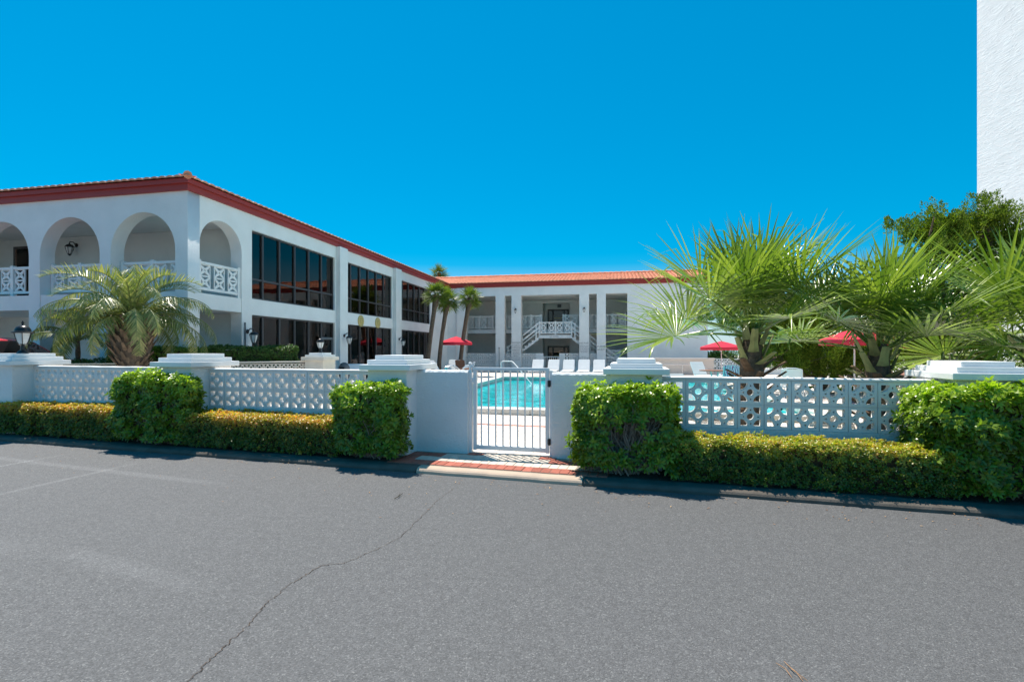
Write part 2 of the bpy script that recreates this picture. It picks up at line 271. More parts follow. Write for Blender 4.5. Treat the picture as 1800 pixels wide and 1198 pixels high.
# ---------------------------------------------------------------- mesh helpers
class MB:
    def __init__(s): s.v = []; s.f = []
    def add(s, vs, fs):
        o = len(s.v); s.v += [tuple(p) for p in vs]; s.f += [tuple(i + o for i in f) for f in fs]; return s
    def box(s, x0, x1, y0, y1, z0, z1):
        return s.add([(x0, y0, z0), (x1, y0, z0), (x1, y1, z0), (x0, y1, z0), (x0, y0, z1), (x1, y0, z1), (x1, y1, z1), (x0, y1, z1)],
                     [(0, 3, 2, 1), (4, 5, 6, 7), (0, 1, 5, 4), (1, 2, 6, 5), (2, 3, 7, 6), (3, 0, 4, 7)])
    def obox(s, c, sz, M=None):
        """box of size sz about c, turned by the matrix M"""
        M = M or Matrix(); hx, hy, hz = [a / 2 for a in sz]
        P = [Vector(c) + (M @ Vector((i * hx, j * hy, k * hz))) for k in (-1, 1) for i, j in ((-1, -1), (1, -1), (1, 1), (-1, 1))]
        return s.add(P, [(0, 3, 2, 1), (4, 5, 6, 7), (0, 1, 5, 4), (1, 2, 6, 5), (2, 3, 7, 6), (3, 0, 4, 7)])
    def tube(s, pts, rad, n=8, cap=True):
        pts = [Vector(p) for p in pts]
        if not isinstance(rad, (list, tuple)): rad = [rad] * len(pts)
        up = None; rings = []
        for i, p in enumerate(pts):
            t = (pts[min(i + 1, len(pts) - 1)] - pts[max(i - 1, 0)])
            if t.length < 1e-9: t = Vector((0, 0, 1))
            t.normalize()
            if up is None: up = t.orthogonal().normalized()
            up = (up - t * up.dot(t)); up = up.normalized() if up.length > 1e-6 else t.orthogonal().normalized()
            w = t.cross(up)
            rings.append([p + (up * cos(2 * pi * k / n) + w * sin(2 * pi * k / n)) * rad[i] for k in range(n)])
        vs = [q for r in rings for q in r]; fs = []
        for i in range(len(rings) - 1):
            for k in range(n):
                a = i * n + k; b2 = i * n + (k + 1) % n; fs.append((a, b2, b2 + n, a + n))
        if cap: fs.append(tuple(range(n - 1, -1, -1))); fs.append(tuple((len(rings) - 1) * n + k for k in range(n)))
        return s.add(vs, fs)
    def lathe(s, prof, n=16, c=(0, 0, 0)):
        vs = []; fs = []
        for r, z in prof:
            for k in range(n): vs.append((c[0] + r * cos(2 * pi * k / n), c[1] + r * sin(2 * pi * k / n), c[2] + z))
        for i in range(len(prof) - 1):
            for k in range(n):
                a = i * n + k; b2 = i * n + (k + 1) % n; fs.append((a, b2, b2 + n, a + n))
        fs.append(tuple(range(n - 1, -1, -1))); fs.append(tuple((len(prof) - 1) * n + k for k in range(n)))
        return s.add(vs, fs)
    def prism(s, poly, d0, d1, axis='y'):
        """polygon in two axes pushed along the third"""
        def P(a, b2, d): return {'y': (a, d, b2), 'x': (d, a, b2), 'z': (a, b2, d)}[axis]
        n = len(poly); vs = [P(a, b2, d0) for a, b2 in poly] + [P(a, b2, d1) for a, b2 in poly]
        fs = [tuple(range(n - 1, -1, -1)), tuple(range(n, 2 * n))] + [(i, (i + 1) % n, n + (i + 1) % n, n + i) for i in range(n)]
        return s.add(vs, fs)
    def mesh(s, name, m=None, smooth=False):
        me = bpy.data.meshes.new(name); me.from_pydata(s.v, [], s.f); me.validate()
        if m: me.materials.append(m)
        import bmesh
        bm = bmesh.new(); bm.from_mesh(me); bmesh.ops.recalc_face_normals(bm, faces=bm.faces); bm.to_mesh(me); bm.free()
        if smooth:
            me.polygons.foreach_set('use_smooth', [True] * len(me.polygons))
            try: me.set_sharp_from_angle(angle=radians(40))
            except Exception: pass
        return me
def rawmesh(name, V, F, m, tone=None):
    """big leaf meshes straight from arrays of triangles"""
    me = bpy.data.meshes.new(name); V = np.asarray(V, dtype=np.float32); F = np.asarray(F, dtype=np.int32)
    me.vertices.add(len(V)); me.vertices.foreach_set('co', V.ravel())
    me.loops.add(F.size); me.loops.foreach_set('vertex_index', F.ravel())
    me.polygons.add(len(F)); me.polygons.foreach_set('loop_start', np.arange(0, F.size, 3, dtype=np.int32)); me.polygons.foreach_set('loop_total', np.full(len(F), 3, dtype=np.int32))
    if m: me.materials.append(m)
    if tone is not None:
        a = me.attributes.new('tone', 'FLOAT', 'FACE'); a.data.foreach_set('value', np.asarray(tone, dtype=np.float32))
    me.update(); me.validate(); return me
def link(name, me, parent=None, loc=(0, 0, 0), rot=(0, 0, 0), bevel=0, kind=None, label=None):
    o = bpy.data.objects.new(name, me); COL.objects.link(o); o.parent = parent; o.location = loc; o.rotation_euler = rot
    if bevel:
        b = o.modifiers.new('bevel', 'BEVEL'); b.width = bevel; b.segments = 2; b.limit_method = 'ANGLE'
    if kind: o['kind'] = kind
    if label: o['label'] = label
    return o
def part(name, mb, m, parent, smooth=False, **k): return link(name, mb.mesh(name, m, smooth), parent, **k)
def thing(name, label, cat, loc=(0, 0, 0), rz=0, group=None):
    o = bpy.data.objects.new(name, None); COL.objects.link(o); o.location = loc; o.rotation_euler = (0, 0, rz)
    o.empty_display_size = .2; o['label'] = label; o['category'] = cat
    if group: o['group'] = group
    return o
def tag(o, label, cat, group=None):
    o['label'] = label; o['category'] = cat
    if group: o['group'] = group
    return o
KIDS = {}
def copy_tree(o, parent=None, label=None):
    c = o.copy(); COL.objects.link(c); c.parent = parent
    if label: c['label'] = label
    for ch in [x for x in bpy.data.objects if x.parent == o]: copy_tree(ch, c)
    return c
def plate(outer, holes, depth, m, name):
    """flat outline with holes given a real thickness: x,z plane, thickness along y from 0 to depth"""
    cu = bpy.data.curves.new(name + '_c', 'CURVE'); cu.dimensions = '2D'; cu.fill_mode = 'BOTH'; cu.extrude = depth / 2
    for poly in [outer] + holes:
        sp = cu.splines.new('POLY'); sp.points.add(len(poly) - 1); sp.use_cyclic_u = True
        for i, (a, b2) in enumerate(poly): sp.points[i].co = (a, b2, 0, 1)
    o = bpy.data.objects.new('tmp', cu); COL.objects.link(o); bpy.context.view_layer.update()
    me = bpy.data.meshes.new_from_object(o.evaluated_get(bpy.context.evaluated_depsgraph_get()))
    bpy.data.objects.remove(o); bpy.data.curves.remove(cu)
    me.transform(Matrix(((1, 0, 0, 0), (0, 0, -1, depth / 2), (0, 1, 0, 0), (0, 0, 0, 1))))
    me.materials.clear(); me.materials.append(m); me.name = name; return me
def disc(cx, cz, r, a0=0, a1=2 * pi, n=16, centre=False):
    P = [(cx + r * cos(a0 + (a1 - a0) * i / n), cz + r * sin(a0 + (a1 - a0) * i / n)) for i in range(n + (1 if centre else 0))]
    return ([(cx, cz)] + P) if centre else P
# ---------------------------------------------------------------- setting: ground, road, sea, deck, pool
ZR = -.08
WA = radians(14); WO = (0.0, 6.8)                        # the block wall's own frame
BA = radians(11.3); BO = (-8.948, 13.5)                  # the building's own frame (near corner of the left wing)
def loc2w(o, a, x, y): return (o[0] + x * cos(a) + y * sin(a), o[1] - x * sin(a) + y * cos(a))
def w2loc(o, a, X, Y): X -= o[0]; Y -= o[1]; return (X * cos(a) - Y * sin(a), X * sin(a) + Y * cos(a))
def wx(px, ly=0.0):
    dx = (px - HX) / FPX; ey = dx * sin(WA) + cos(WA); e0 = WO[0] * sin(WA) + WO[1] * cos(WA); t = (ly + e0) / ey
    return w2loc(WO, WA, t * dx, t)[0]
def bx_back(px, ly):
    dx = (px - HX) / FPX; ey = dx * sin(BA) + cos(BA); e0 = BO[0] * sin(BA) + BO[1] * cos(BA); t = (ly + e0) / ey
    return w2loc(BO, BA, t * dx, t)[0]
def struct(name, mb, m, **k):
    o = part(name, mb, m, None, **k); o['kind'] = 'structure'; return o
def sheet(pts, z): mb = MB(); mb.add([(a, b2, z) for a, b2 in pts], [tuple(range(len(pts)))]); return mb

struct('ground', sheet([(-900, -300), (900, -300), (900, 160), (-900, 160)], -.30), M_ground)
struct('sea', sheet([(-5000, 160.01), (5000, 160.01), (5000, 5200), (-5000, 5200)], -.6), M_sea)
def ky(X): return 5.82 - .288 * X                        # road edge line
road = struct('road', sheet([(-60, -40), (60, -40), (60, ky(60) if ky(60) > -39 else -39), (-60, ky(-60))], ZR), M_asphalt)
# long crack across the asphalt
cr = [(320, 1215), (345, 1182), (370, 1158), (398, 1132), (420, 1112), (445, 1090), (462, 1066), (482, 1048), (505, 1030), (530, 1014), (548, 1003), (562, 994), (580, 991), (600, 990), (622, 982), (640, 974), (668, 962), (700, 945), (722, 926), (740, 908), (756, 893), (770, 878), (784, 868), (800, 856)]
cp = [Vector(G(a, b2, ZR + .004)) for a, b2 in cr]; fine = []
for i in range(len(cp) - 1):
    for k in range(8):
        p = cp[i].lerp(cp[i + 1], k / 8); j = .012 if 0 < k else .004
        fine.append(p + Vector((random.uniform(-j, j), random.uniform(-j, j), 0)))
mb = MB(); vs = []
for i, p in enumerate(fine):
    t = (fine[min(i + 1, len(fine) - 1)] - fine[max(i - 1, 0)]).normalized(); nrm = Vector((-t.y, t.x, 0))
    w = (.0016 + .0024 * random.random()) * (1 - .5 * i / len(fine)); vs += [p + nrm * w, p - nrm * w]
mb.add(vs, [(2 * i, 2 * i + 1, 2 * i + 3, 2 * i + 2) for i in range(len(fine) - 1)])
part('crack', mb, M_mulch, road)
# kerb: rounded concrete edge along the road, coloured dark for hedge shade, pale for sun before the walk
kd = Vector((1, -.288, 0)).normalized(); kn = Vector((-kd.y, kd.x, 0))
def kpt(X, off, z): p = Vector((X, ky(X), 0)) + kn * off; return (p.x, p.y, z)
def kerb(X0, X1, m, name, parent=None, w=.20, n=24):
    prof = [(0.0, ZR - .05), (0.004, ZR + .03), (.02, -.030), (.05, -.016), (w, -.006), (w, ZR - .05)]
    mb = MB(); vs = []
    for i in range(n + 1):
        X = X0 + (X1 - X0) * i / n
        jj = .006 * sin(i * 2.1) + .004 * sin(i * 5.3)
        vs += [kpt(X, o_ + jj, z) for o_, z in prof]
    k = len(prof); fs = []
    for i in range(n):
        for j in range(k - 1): a = i * k + j; fs.append((a, a + k, a + k + 1, a + 1))
    mb.add(vs, fs + [tuple(range(k)), tuple(n * k + j for j in range(k - 1, -1, -1))])
    return mb
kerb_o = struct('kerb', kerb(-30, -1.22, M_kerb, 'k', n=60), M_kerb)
part('kerb_stone', kerb(-1.21, .80, M_kerb_lit, 'k', w=.145, n=10), M_kerb_lit, kerb_o, label='pale sunlit kerb stone in front of the brick walk')
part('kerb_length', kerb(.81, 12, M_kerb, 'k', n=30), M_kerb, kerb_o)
# planting soil between kerb and wall
def wl(x, y): return loc2w(WO, WA, x, y)
bedl = [kpt(-30, .2, 0)[:2], kpt(-1.45, .2, 0)[:2], wl(-1.3, .1), wl(-32, .1)]
bedr = [kpt(.9, .2, 0)[:2], kpt(12, .2, 0)[:2], wl(13, .1), wl(.95, .1)]
bed = struct('planting_bed', sheet(bedl, -.010), M_mulch); part('soil', sheet(bedr, -.010), M_mulch, bed)

# pool deck
deck = struct('pool_deck', MB().add([(*wl(-34, .12), 0), (*wl(30, .12), 0), (*wl(30, 3.9), 0), (*wl(-34, 3.9), 0)], [(0, 1, 2, 3)]), M_deck)
# pool rectangle in the building's frame
def bl(x, y): return loc2w(BO, BA, x, y)
pA = w2loc(BO, BA, -.40, 24.8); pB = w2loc(BO, BA, -.3, 11.55)
PX0, PY1, PY0 = pA[0], pA[1], pB[1]; PX1 = PX0 + 9.6
def patch(x0, x1, y0, y1): return sheet([bl(x0, y0), bl(x1, y0), bl(x1, y1), bl(x0, y1)], -.004)
mb = MB()
DZ = 0.0
Wf = [wl(-34, 3.9), wl(30, 3.9)]
def quadw(ps): mb.add([(a, b2, DZ) for a, b2 in ps], [tuple(range(len(ps)))])
mb2 = MB()
# deck beyond: four pieces round the pool
cx0, cx1, cy0, cy1 = PX0 - .4, PX1 + .4, PY0 - .42, PY1 + .4
qa = w2loc(BO, BA, *wl(-34, 3.9)); qb = w2loc(BO, BA, *wl(30, 3.9))
def yline(x): return qa[1] + (qb[1] - qa[1]) * (x - qa[0]) / (qb[0] - qa[0])
for ps in ([(-28, yline(-28)), (cx0, yline(cx0)), (cx0, 30), (-28, 30)],
           [(cx0, yline(cx0)), (cx1, yline(cx1)), (cx1, cy0), (cx0, cy0)],
           [(cx0, cy1), (cx1, cy1), (cx1, 30), (cx0, 30)],
           [(cx1, yline(cx1)), (38, yline(38)), (38, 45), (cx1, 45)]):
    mb2.add([(*bl(a, b2), 0.0) for a, b2 in ps], [(0, 1, 2, 3)])
part('far_paving', mb2, M_deck, deck)
t = thing('swimming_pool', 'rectangular turquoise swimming pool with raised pale coping behind the gate', 'pool', (*BO, 0), -BA)
mb = MB()
mb.box(PX0, PX1, PY0, PY1, -1.5, -1.45)
mb.box(PX0 - .15, PX0, PY0, PY1, -1.45, .0); mb.box(PX1, PX1 + .15, PY0, PY1, -1.45, .0)
mb.box(PX0, PX1, PY0 - .15, PY0, -1.45, .0); mb.box(PX0, PX1, PY1, PY1 + .15, -1.45, .0)
part('basin', mb, M_coping, t)
part('water', MB().add([(PX0, PY0, -.06), (PX1, PY0, -.06), (PX1, PY1, -.06), (PX0, PY1, -.06)], [(0, 1, 2, 3)]), M_water, t)
# coping stones, each its own piece
def coping(x0, x1, y0, y1, along):
    L = (x1 - x0) if along == 'x' else (y1 - y0); n = int(L / .62); st = L / n
    me = MB().box(0, st - .008 if along == 'x' else x1 - x0, 0, st - .008 if along == 'y' else y1 - y0, 0, .13).mesh('coping_stone', M_coping)
    for i in range(n):
        link('coping_stone', me, t, (x0 + (i * st if along == 'x' else 0), y0 + (i * st if along == 'y' else 0), 0.002 + random.uniform(0, .004)), bevel=.012)
coping(PX0 - .40, PX1 + .40, PY0 - .42, PY0 + .02, 'x'); coping(PX0 - .40, PX1 + .4, PY1 - .02, PY1 + .4, 'x')
coping(PX0 - .40, PX0 + .02, PY0 + .02, PY1 - .02, 'y'); coping(PX1 - .02, PX1 + .4, PY0 + .02, PY1 - .02, 'y')

# pavers seen through the gate (rows run away from the wall), one red band across them
pav = bpy.data.objects.new('paved_path', MB().add([(*w2loc(WO, WA, x_, y_), 0) for x_, y_ in ((-.62, 7.0), (.62, 6.72), (.90, 10.55), (-.92, 11.0))], [(0, 1, 2, 3)]).mesh('paved_path', M_joint))
COL.objects.link(pav); pav['kind'] = 'structure'; pav.location = (*WO, .004); pav.rotation_euler = (0, 0, -WA)
bw, bl_ = .125, .25
me_t = MB().box(.003, bw - .003, .003, bl_ - .003, 0, .05).mesh('brick', M_pale); me_r = MB().box(.003, bl_ - .003, .003, bw - .003, 0, .05).mesh('brick', M_brick)
n_b = 0
band = 2.55
y_end = 4.05
for i in range(-22, 9):
    for half in (0, 1):
        y0, y1 = (.05, band) if half == 0 else (band + bw, y_end)
        y = y0 - (bl_ / 2 if i % 2 else 0)
        while y + bl_ <= y1 + bl_ * .5:
            a, b2 = max(y, y0), min(y + bl_, y1)
            X, Y = wl(i * bw, (a + b2) / 2); lim = -.082 * Y - .02, .080 * Y + .02
            if b2 - a > .05 and lim[0] - .1 < X < lim[1] and n_b < 285:
                full = abs(b2 - a - bl_) < .01
                link('brick', me_t if full else MB().box(.003, bw - .003, .003, b2 - a - .003, 0, .05).mesh('brick', M_pale), pav, (i * bw, a, -.043 + random.uniform(-.002, .002))); n_b += 1
            y += bl_
for i in range(-6, 5):
    link('brick', me_r, pav, (i * bl_ - .1, band, -.0425), label='red paver of the band across the path' if i == 0 else None)

# the brick walk in front of the gate: soldier rows parallel to the kerb, red border, tan middle
ps = [kpt(-1.70, .146, 0)[:2], kpt(.86, .146, 0)[:2], wl(.98, .35), wl(-1.62, .35)]
walk = struct('walkway', sheet(ps, -.002), M_joint)
ka = atan2(kd.y, kd.x)
P0 = Vector(kpt(-1.70, .155, 0)); wv = Vector((cos(ka), sin(ka), 0)); nv = Vector((-sin(ka), cos(ka), 0))
rb = MB().box(.004, .111, .004, .221, 0, .05).mesh('brick', M_brick); tb = MB().box(.004, .111, .004, .221, 0, .05).mesh('brick', M_tan)
for r in range(7):
    for c in range(25):
        q = P0 + wv * (c * .115 + (.0575 if r % 2 else 0)) + nv * (r * .225)
        mid = q + wv * .055 + nv * .11
        lx, ly = w2loc(WO, WA, mid.x, mid.y)
        if ly > .28 or ly < -1.6: continue
        # under the solid walls there is no paving
        if ly > -.04 and not (-.62 < lx < .62): continue
        red = (r == 0) or (r == 1 and lx < -1.25) or (r == 2 and not (-.95 < lx < .55)) or (r >= 3 and not (-.42 < lx < .40))
        link('brick', rb if red else tb, walk, (q.x, q.y, -.046 + random.uniform(-.0025, .0025)), (0, 0, ka))

# ---------------------------------------------------------------- pierced (breeze) block walls
def breeze_mesh(name, S, D, m, simple=False):
    """square screen block: four quarter discs, a round middle and four small triangles"""
    e = S * (.07 if simple else .105); r = S * (.31 if simple else .295); h = S / 2
    outer = [(0, 0), (S, 0), (S, S), (0, S)]; k = 4 if simple else 6
    holes = [disc(e, e, r, 0, pi / 2, k, True), disc(S - e, e, r, pi / 2, pi, k, True), disc(S - e, S - e, r, pi, 1.5 * pi, k, True), disc(e, S - e, r, 1.5 * pi, 2 * pi, k, True)]
    holes.append(disc(h, h, S * .145, n=8 if simple else 14))
    if not simple:
        q, w = S * .045, S * .30
        for sx, sz in ((1, 0), (-1, 0), (0, 1), (0, -1)):
            c1 = (h + sx * (w + q), h + sz * (w + q)); c2 = (h + sx * (w - q) - sz * q * .9, h + sz * (w - q) + sx * q * .9); c3 = (h + sx * (w - q) + sz * q * .9, h + sz * (w - q) - sx * q * .9)
            c1b = (h + sx * (w + q), h + sz * (w + q))
            holes.append([c1b, c2, c3])
    return plate(outer, holes, D, m, name)
BLK = breeze_mesh('breeze_block', .294, .085, M_block)
def breeze_wall(name, label, x0, x1, top, group=None):
    L = x1 - x0; n = max(1, round(L / .300)); st = L / n
    o = thing(name, label, 'wall', (*wl(x0, 0), 0), -WA, group)
    zr = top - .035 - .600
    part('wall_base', MB().box(0, L, -.012, .125, -.25, zr - .004), M_rough, o)
    capb = MB(); k = max(2, int(L / .25))
    prof = [(0, top - .034 + .0), (1, top - .034)]
    # slightly wavy mortar cap
    vs = []
    for i in range(k + 1):
        x = L * i / k; j = random.uniform(-.004, .004); j2 = random.uniform(-.004, .004)
        vs += [(x, -.010 + j, top - .032), (x, -.012 + j, top - .010 + j2), (x, .015, top + j2), (x, .10, top + j2), (x, .125, top - .010), (x, .123, top - .032)]
    fs = [(i * 6 + j, i * 6 + 6 + j, i * 6 + 6 + (j + 1) % 6, i * 6 + (j + 1) % 6) for i in range(k) for j in range(6)]
    capb.add(vs, fs + [tuple(range(5, -1, -1)), tuple(k * 6 + j for j in range(6))])
    part('wall_cap', capb, M_block, o, smooth=False)
    for r in range(2):
        for i in range(n):
            b = link('breeze_block', BLK, o, (i * st + (st - .294 * min(1, st / .3)) / 2, random.uniform(-.002, .002), zr + r * .300), (0, 0, 0)); b.scale = (st / .300 * 1.004 if st < .3 else st / .300, 1, 1)
    mb = MB()
    for i in range(n + 1): mb.box(i * st - .004, i * st + .004, .012, .095, zr, zr + .6)
    mb.box(0, L, .0125, .0945, zr + .293, zr + .301); mb.box(0, L, .0125, .0945, zr + .5935, zr + .602)
    part('mortar', mb, M_block, o)
    return o
def pillar(px0, px1, top, label, depth=.80, front=-.33, group='stepped white gate pillars', h0=1.185, x1=None, x0=None):
    a = wx(px0, front) if x0 is None else x0; b = wx(px1, front) if x1 is None else x1
    o = thing('stepped_pillar', label, 'pillar', (*wl((a + b) / 2, front), 0), -WA, group)
    w = (b - a) / 2; dz = (top - h0) / 3
    part('shaft', MB().box(-w, w, 0, depth, -.3, h0), M_rough, o, bevel=.012)
    part('cap_step', MB().box(-w - .085, w + .085, -.085, depth + .085, h0 + .0005, h0 + dz * 1.15), M_trim, o, bevel=.008)
    part('cap_step', MB().box(-w - .005, w + .005, -.005, depth + .005, h0 + dz * 1.15 + .0005, h0 + dz * 2.1), M_trim, o, bevel=.007)
    part('cap_step', MB().box(-w + .075, w - .075, .075, depth - .075, h0 + dz * 2.1 + .0005, top), M_trim, o, bevel=.006)
    return o, (a, b)
p0, e0 = pillar(-40, 21, 1.41, 'white stepped pillar carrying the lantern at the far left of the wall', h0=1.20)
p1, e1 = pillar(279, 336, 1.41, 'white stepped pillar between the two left runs of pierced blocks', h0=1.20)
p2, e2 = pillar(646, 715, 1.395, 'white stepped pillar just left of the solid wall by the gate latch', h0=1.185)
p3, e3 = pillar(1073, 1164, 1.36, 'white stepped pillar right of the gate behind the twiggy bush', h0=1.165)
p4, e4 = pillar(1683, 1810, 1.345, 'white stepped pillar in palm shade at the far right of the wall', h0=1.15)
breeze_wall('breeze_block_wall', 'pierced white block wall between lantern pillar and the second pillar', e0[1], e1[0], 1.185, 'pierced block walls along the road')
breeze_wall('breeze_block_wall', 'pierced white block wall behind the squat left hedge, ending at third pillar', e1[1], e2[0], 1.172, 'pierced block walls along the road')
breeze_wall('breeze_block_wall', 'longest pierced white block wall, right of the gate under the palms', e3[1], e4[0], 1.132, 'pierced block walls along the road')
def solid(a, b, ztop, label):
    """rough trowelled wall with a ragged painted top edge"""
    o = thing('solid_wall', label, 'wall', (*wl(a, 0), 0), -WA, 'solid wall pieces either side of the gate')
    L = b - a; k = 26; vs = []
    for i in range(k + 1):
        x = L * i / k; j = random.uniform(-.006, .006); q = random.uniform(-.004, .004)
        vs += [(x, 0, -.3), (x, 0, ztop - .03 + j), (x, .022 + q, ztop - .006 + j), (x, .06, ztop + j), (x, .14, ztop + j * .5), (x, .18, ztop - .03), (x, .18, -.3)]
    n = 7; fs = [(i * n + j, i * n + n + j, i * n + n + j + 1, i * n + j + 1) for i in range(k) for j in range(n - 1)]
    fs += [tuple(range(n)), tuple(k * n + j for j in range(n - 1, -1, -1))]
    part('wall', MB().add(vs, fs), M_rough, o)
    return o
gx0 = wx(822, 0); gx1 = wx(970, 0)
solid(e2[1], gx0, 1.180, 'rough stucco wall between third pillar and the gate latch post')
solid(gx1, e3[0], 1.165, 'rough stucco wall between gate hinges and the pillar behind the twiggy bush')

# ---------------------------------------------------------------- gate
gx_a = wx(823, .06); gx_b = wx(965, .06)
g = thing('pool_gate', 'white metal picket gate in the middle of the wall before the pool', 'gate', (*wl(0, .06), 0), -WA)
la, lb = wx(831.5, .06), wx(965, .06)
sw = .052; zt, zb = 1.222, .045
part('stile', MB().box(la, la + sw, 0, sw, zb, zt - .042), M_whmetal, g, bevel=.004)
part('stile', MB().box(lb - sw, lb, 0, sw, zb, zt - .042), M_whmetal, g, bevel=.004)
part('top_rail', MB().box(la - .012, lb + .002, -.002, sw + .002, zt - .0415, zt), M_whmetal, g, bevel=.004)
part('bottom_rail', MB().box(la + sw + .0005, lb - sw - .0005, .004, sw - .004, zb + .01, zb + .072), M_whmetal, g, bevel=.004)
pk = MB().box(-.0095, .0095, .016, .035, zb + .0725, zt - .042).mesh('picket', M_whmetal)
for i in range(9):
    x = la + sw + (lb - la - 2 * sw) * (i + .62) / 9.35
    link('picket', pk, g, (x, 0, 0))
for z in (1.01, .21):
    h = part('hinge', MB().box(lb - .018, lb + .026, -.022, -.0005, z - .042, z + .042), M_black, g, bevel=.006)
    part('knuckle', MB().lathe([(.011, -.047), (.011, .047)], 10, (lb + .006, -.026, z)), M_black, h, smooth=True)
lp = thing('latch_post', 'white square latch post with tall magnetic latch left of the gate', 'post', (*wl(wx(826.5, .06), .06), 0), -WA)
part('post', MB().box(-.032, .026, -.01, .05, -.02, 1.03), M_whmetal, lp, bevel=.004)
part('latch_body', MB().box(-.030, .024, -.012, .046, 1.035, 1.16), M_vinyl, lp, bevel=.012)
part('latch_neck', MB().lathe([(.022, 1.16), (.018, 1.19), (.017, 1.25), (.024, 1.262), (.026, 1.285), (.012, 1.30)], 12, (-.004, .018, 0)), M_vinyl, lp, smooth=True)
part('latch_arm', MB().tube([(.0, .018, 1.22), (.04, .018, 1.25), (.062, .018, 1.30)], [.016, .015, .012], 8), M_vinyl, lp, smooth=True)
part('latch_arm', MB().tube([(-.02, .018, 1.24), (-.07, .018, 1.235), (-.12, .018, 1.20)], [.014, .018, .010], 8), M_vinyl, lp, smooth=True)
part('strike', MB().box(.027, .075, -.014, -.004, 1.01, 1.07), M_whmetal, lp, bevel=.003)
jp = thing('hinge_post', 'slim white hinge post between gate and right solid wall', 'post', (*wl(wx(968.5, .06), .06), 0), -WA)
part('post', MB().box(-.018, .020, -.006, .05, -.02, 1.19), M_whmetal, jp, bevel=.003)

# ---------------------------------------------------------------- lanterns on pillars
def lantern_parts(o, s=1.0, mount=True):
    """six-sided coach lantern, base at z=0"""
    z0 = .17 * s
    part('stem', MB().lathe([(.085 * s, 0), (.07 * s, .03 * s), (.035 * s, .06 * s), (.03 * s, .14 * s), (.05 * s, .155 * s), (.06 * s, z0)], 12), M_black, o, smooth=True)
    gl = part('lamp_glass', MB().lathe([(.058 * s, z0), (.085 * s, z0 + .05 * s), (.105 * s, z0 + .12 * s), (.122 * s, z0 + .20 * s)], 6), M_lglass, o)
    mb = MB()
    for k in range(6):
        a = 2 * pi * k / 6; mb.tube([(r * cos(a) * s, r * sin(a) * s, z0 + z * s) for r, z in ((.06, 0), (.088, .05), (.109, .12), (.127, .20))], .007 * s, 5)
    part('cage', mb, M_black, o)
    part('lamp_rim', MB().lathe([(.13 * s, z0 + .20 * s), (.16 * s, z0 + .205 * s), (.155 * s, z0 + .222 * s), (.12 * s, z0 + .23 * s)], 12), M_black, o, smooth=True)
    part('lamp_roof', MB().lathe([(.118 * s, z0 + .231 * s), (.112 * s, z0 + .27 * s), (.09 * s, z0 + .31 * s), (.045 * s, z0 + .335 * s), (.02 * s, z0 + .345 * s), (.014 * s, z0 + .37 * s), (.026 * s, z0 + .385 * s), (.012 * s, z0 + .405 * s), (.006 * s, z0 + .425 * s)], 12), M_black, o, smooth=True)
lt = thing('post_lantern', 'black six-sided lantern standing on the far left pillar cap', 'lantern', (*AT(40, 620, 8.95)[:2], 1.4101), .2, 'lanterns on pillar caps')
lantern_parts(lt, 1.0)
for ch in [x for x in bpy.data.objects if x.parent == lt]: ch.location.z = 0
lt.scale = (1, 1, 1)
# ---------------------------------------------------------------- buildings
def arc(x0, x1, zs, n=20, ccw=False):
    """arch from x1 over to x0 with springing height zs"""
    r = (x1 - x0) / 2; c = (x0 + x1) / 2
    return [(c + r * cos(pi * i / n), zs + r * sin(pi * i / n)) for i in range(n + 1)]
ZE = 5.87
wing = thing('arcade_building', 'two storey white building with arched galleries and tall dark windows at left', 'building', (*BO, 0), -BA)
# front wall with four tall arches
out = [(-16, -.2), (-16, ZE), (0, ZE), (0, -.2)]
for a, b in ((-2.60, -.41), (-5.16, -2.98), (-7.75, -5.57), (-10.34, -8.16)):
    out += [(b, -.2)] + arc(a, b, 4.26) + [(a, -.2)]
link('front_wall', plate(out, [], .40, M_white, 'front_wall'), wing)
# right wall, its own openings: corner arch and three bays of windows on two floors
BAYS = [(2.47, 7.36), (8.19, 12.92), (13.83, 18.60)]
out = [(.401, 4.52)] + [(.401, ZE), (22, ZE), (22, -.2), (2.02, -.2)] + arc(.401, 2.02, 4.52)[:-1]
holes = []
for a, b in BAYS: holes += [[(a, 3.14), (b, 3.14), (b, 5.38), (a, 5.38)], [(a, .06), (b, .06), (b, 2.62), (a, 2.62)]]
link('side_wall', plate(out, holes, .40, M_white, 'side_wall'), wing, rot=(0, 0, pi / 2))
for a, b in ((7.45, 8.08), (13.0, 13.72)):
    part('pilaster', MB().box(.0, .20, a, b, -.2, ZE - .002), M_white, wing, bevel=.01)
# galleries: slabs, inner walls, ceiling
mb = MB(); mb.box(-16, -2.42, .02, 2.40, 2.66, 3.10); mb.box(-2.419, -.02, .403, 2.46, 2.66, 3.10); mb.box(-2.60, -.41, .02, .402, 2.66, 3.10)
part('gallery_floor', mb, M_white, wing)
mb = MB(); mb.box(-16, -2.40, 2.403, 2.6, -.2, 5.7); mb.box(-2.399, -.405, 2.463, 2.60, -.2, 5.7)
part('inner_wall', mb, M_inner, wing)
part('ceiling', MB().box(-16, -.41, .405, 2.40, 5.45, 5.6), M_inner, wing)
dm = part('door', MB().box(-9.75, -8.85, 2.34, 2.40, 3.105, 5.2), M_bronze, wing, label='dark door at the back of the third arch')
part('pane', MB().box(-9.65, -8.95, 2.325, 2.338, 3.3, 5.1), M_glass, dm)
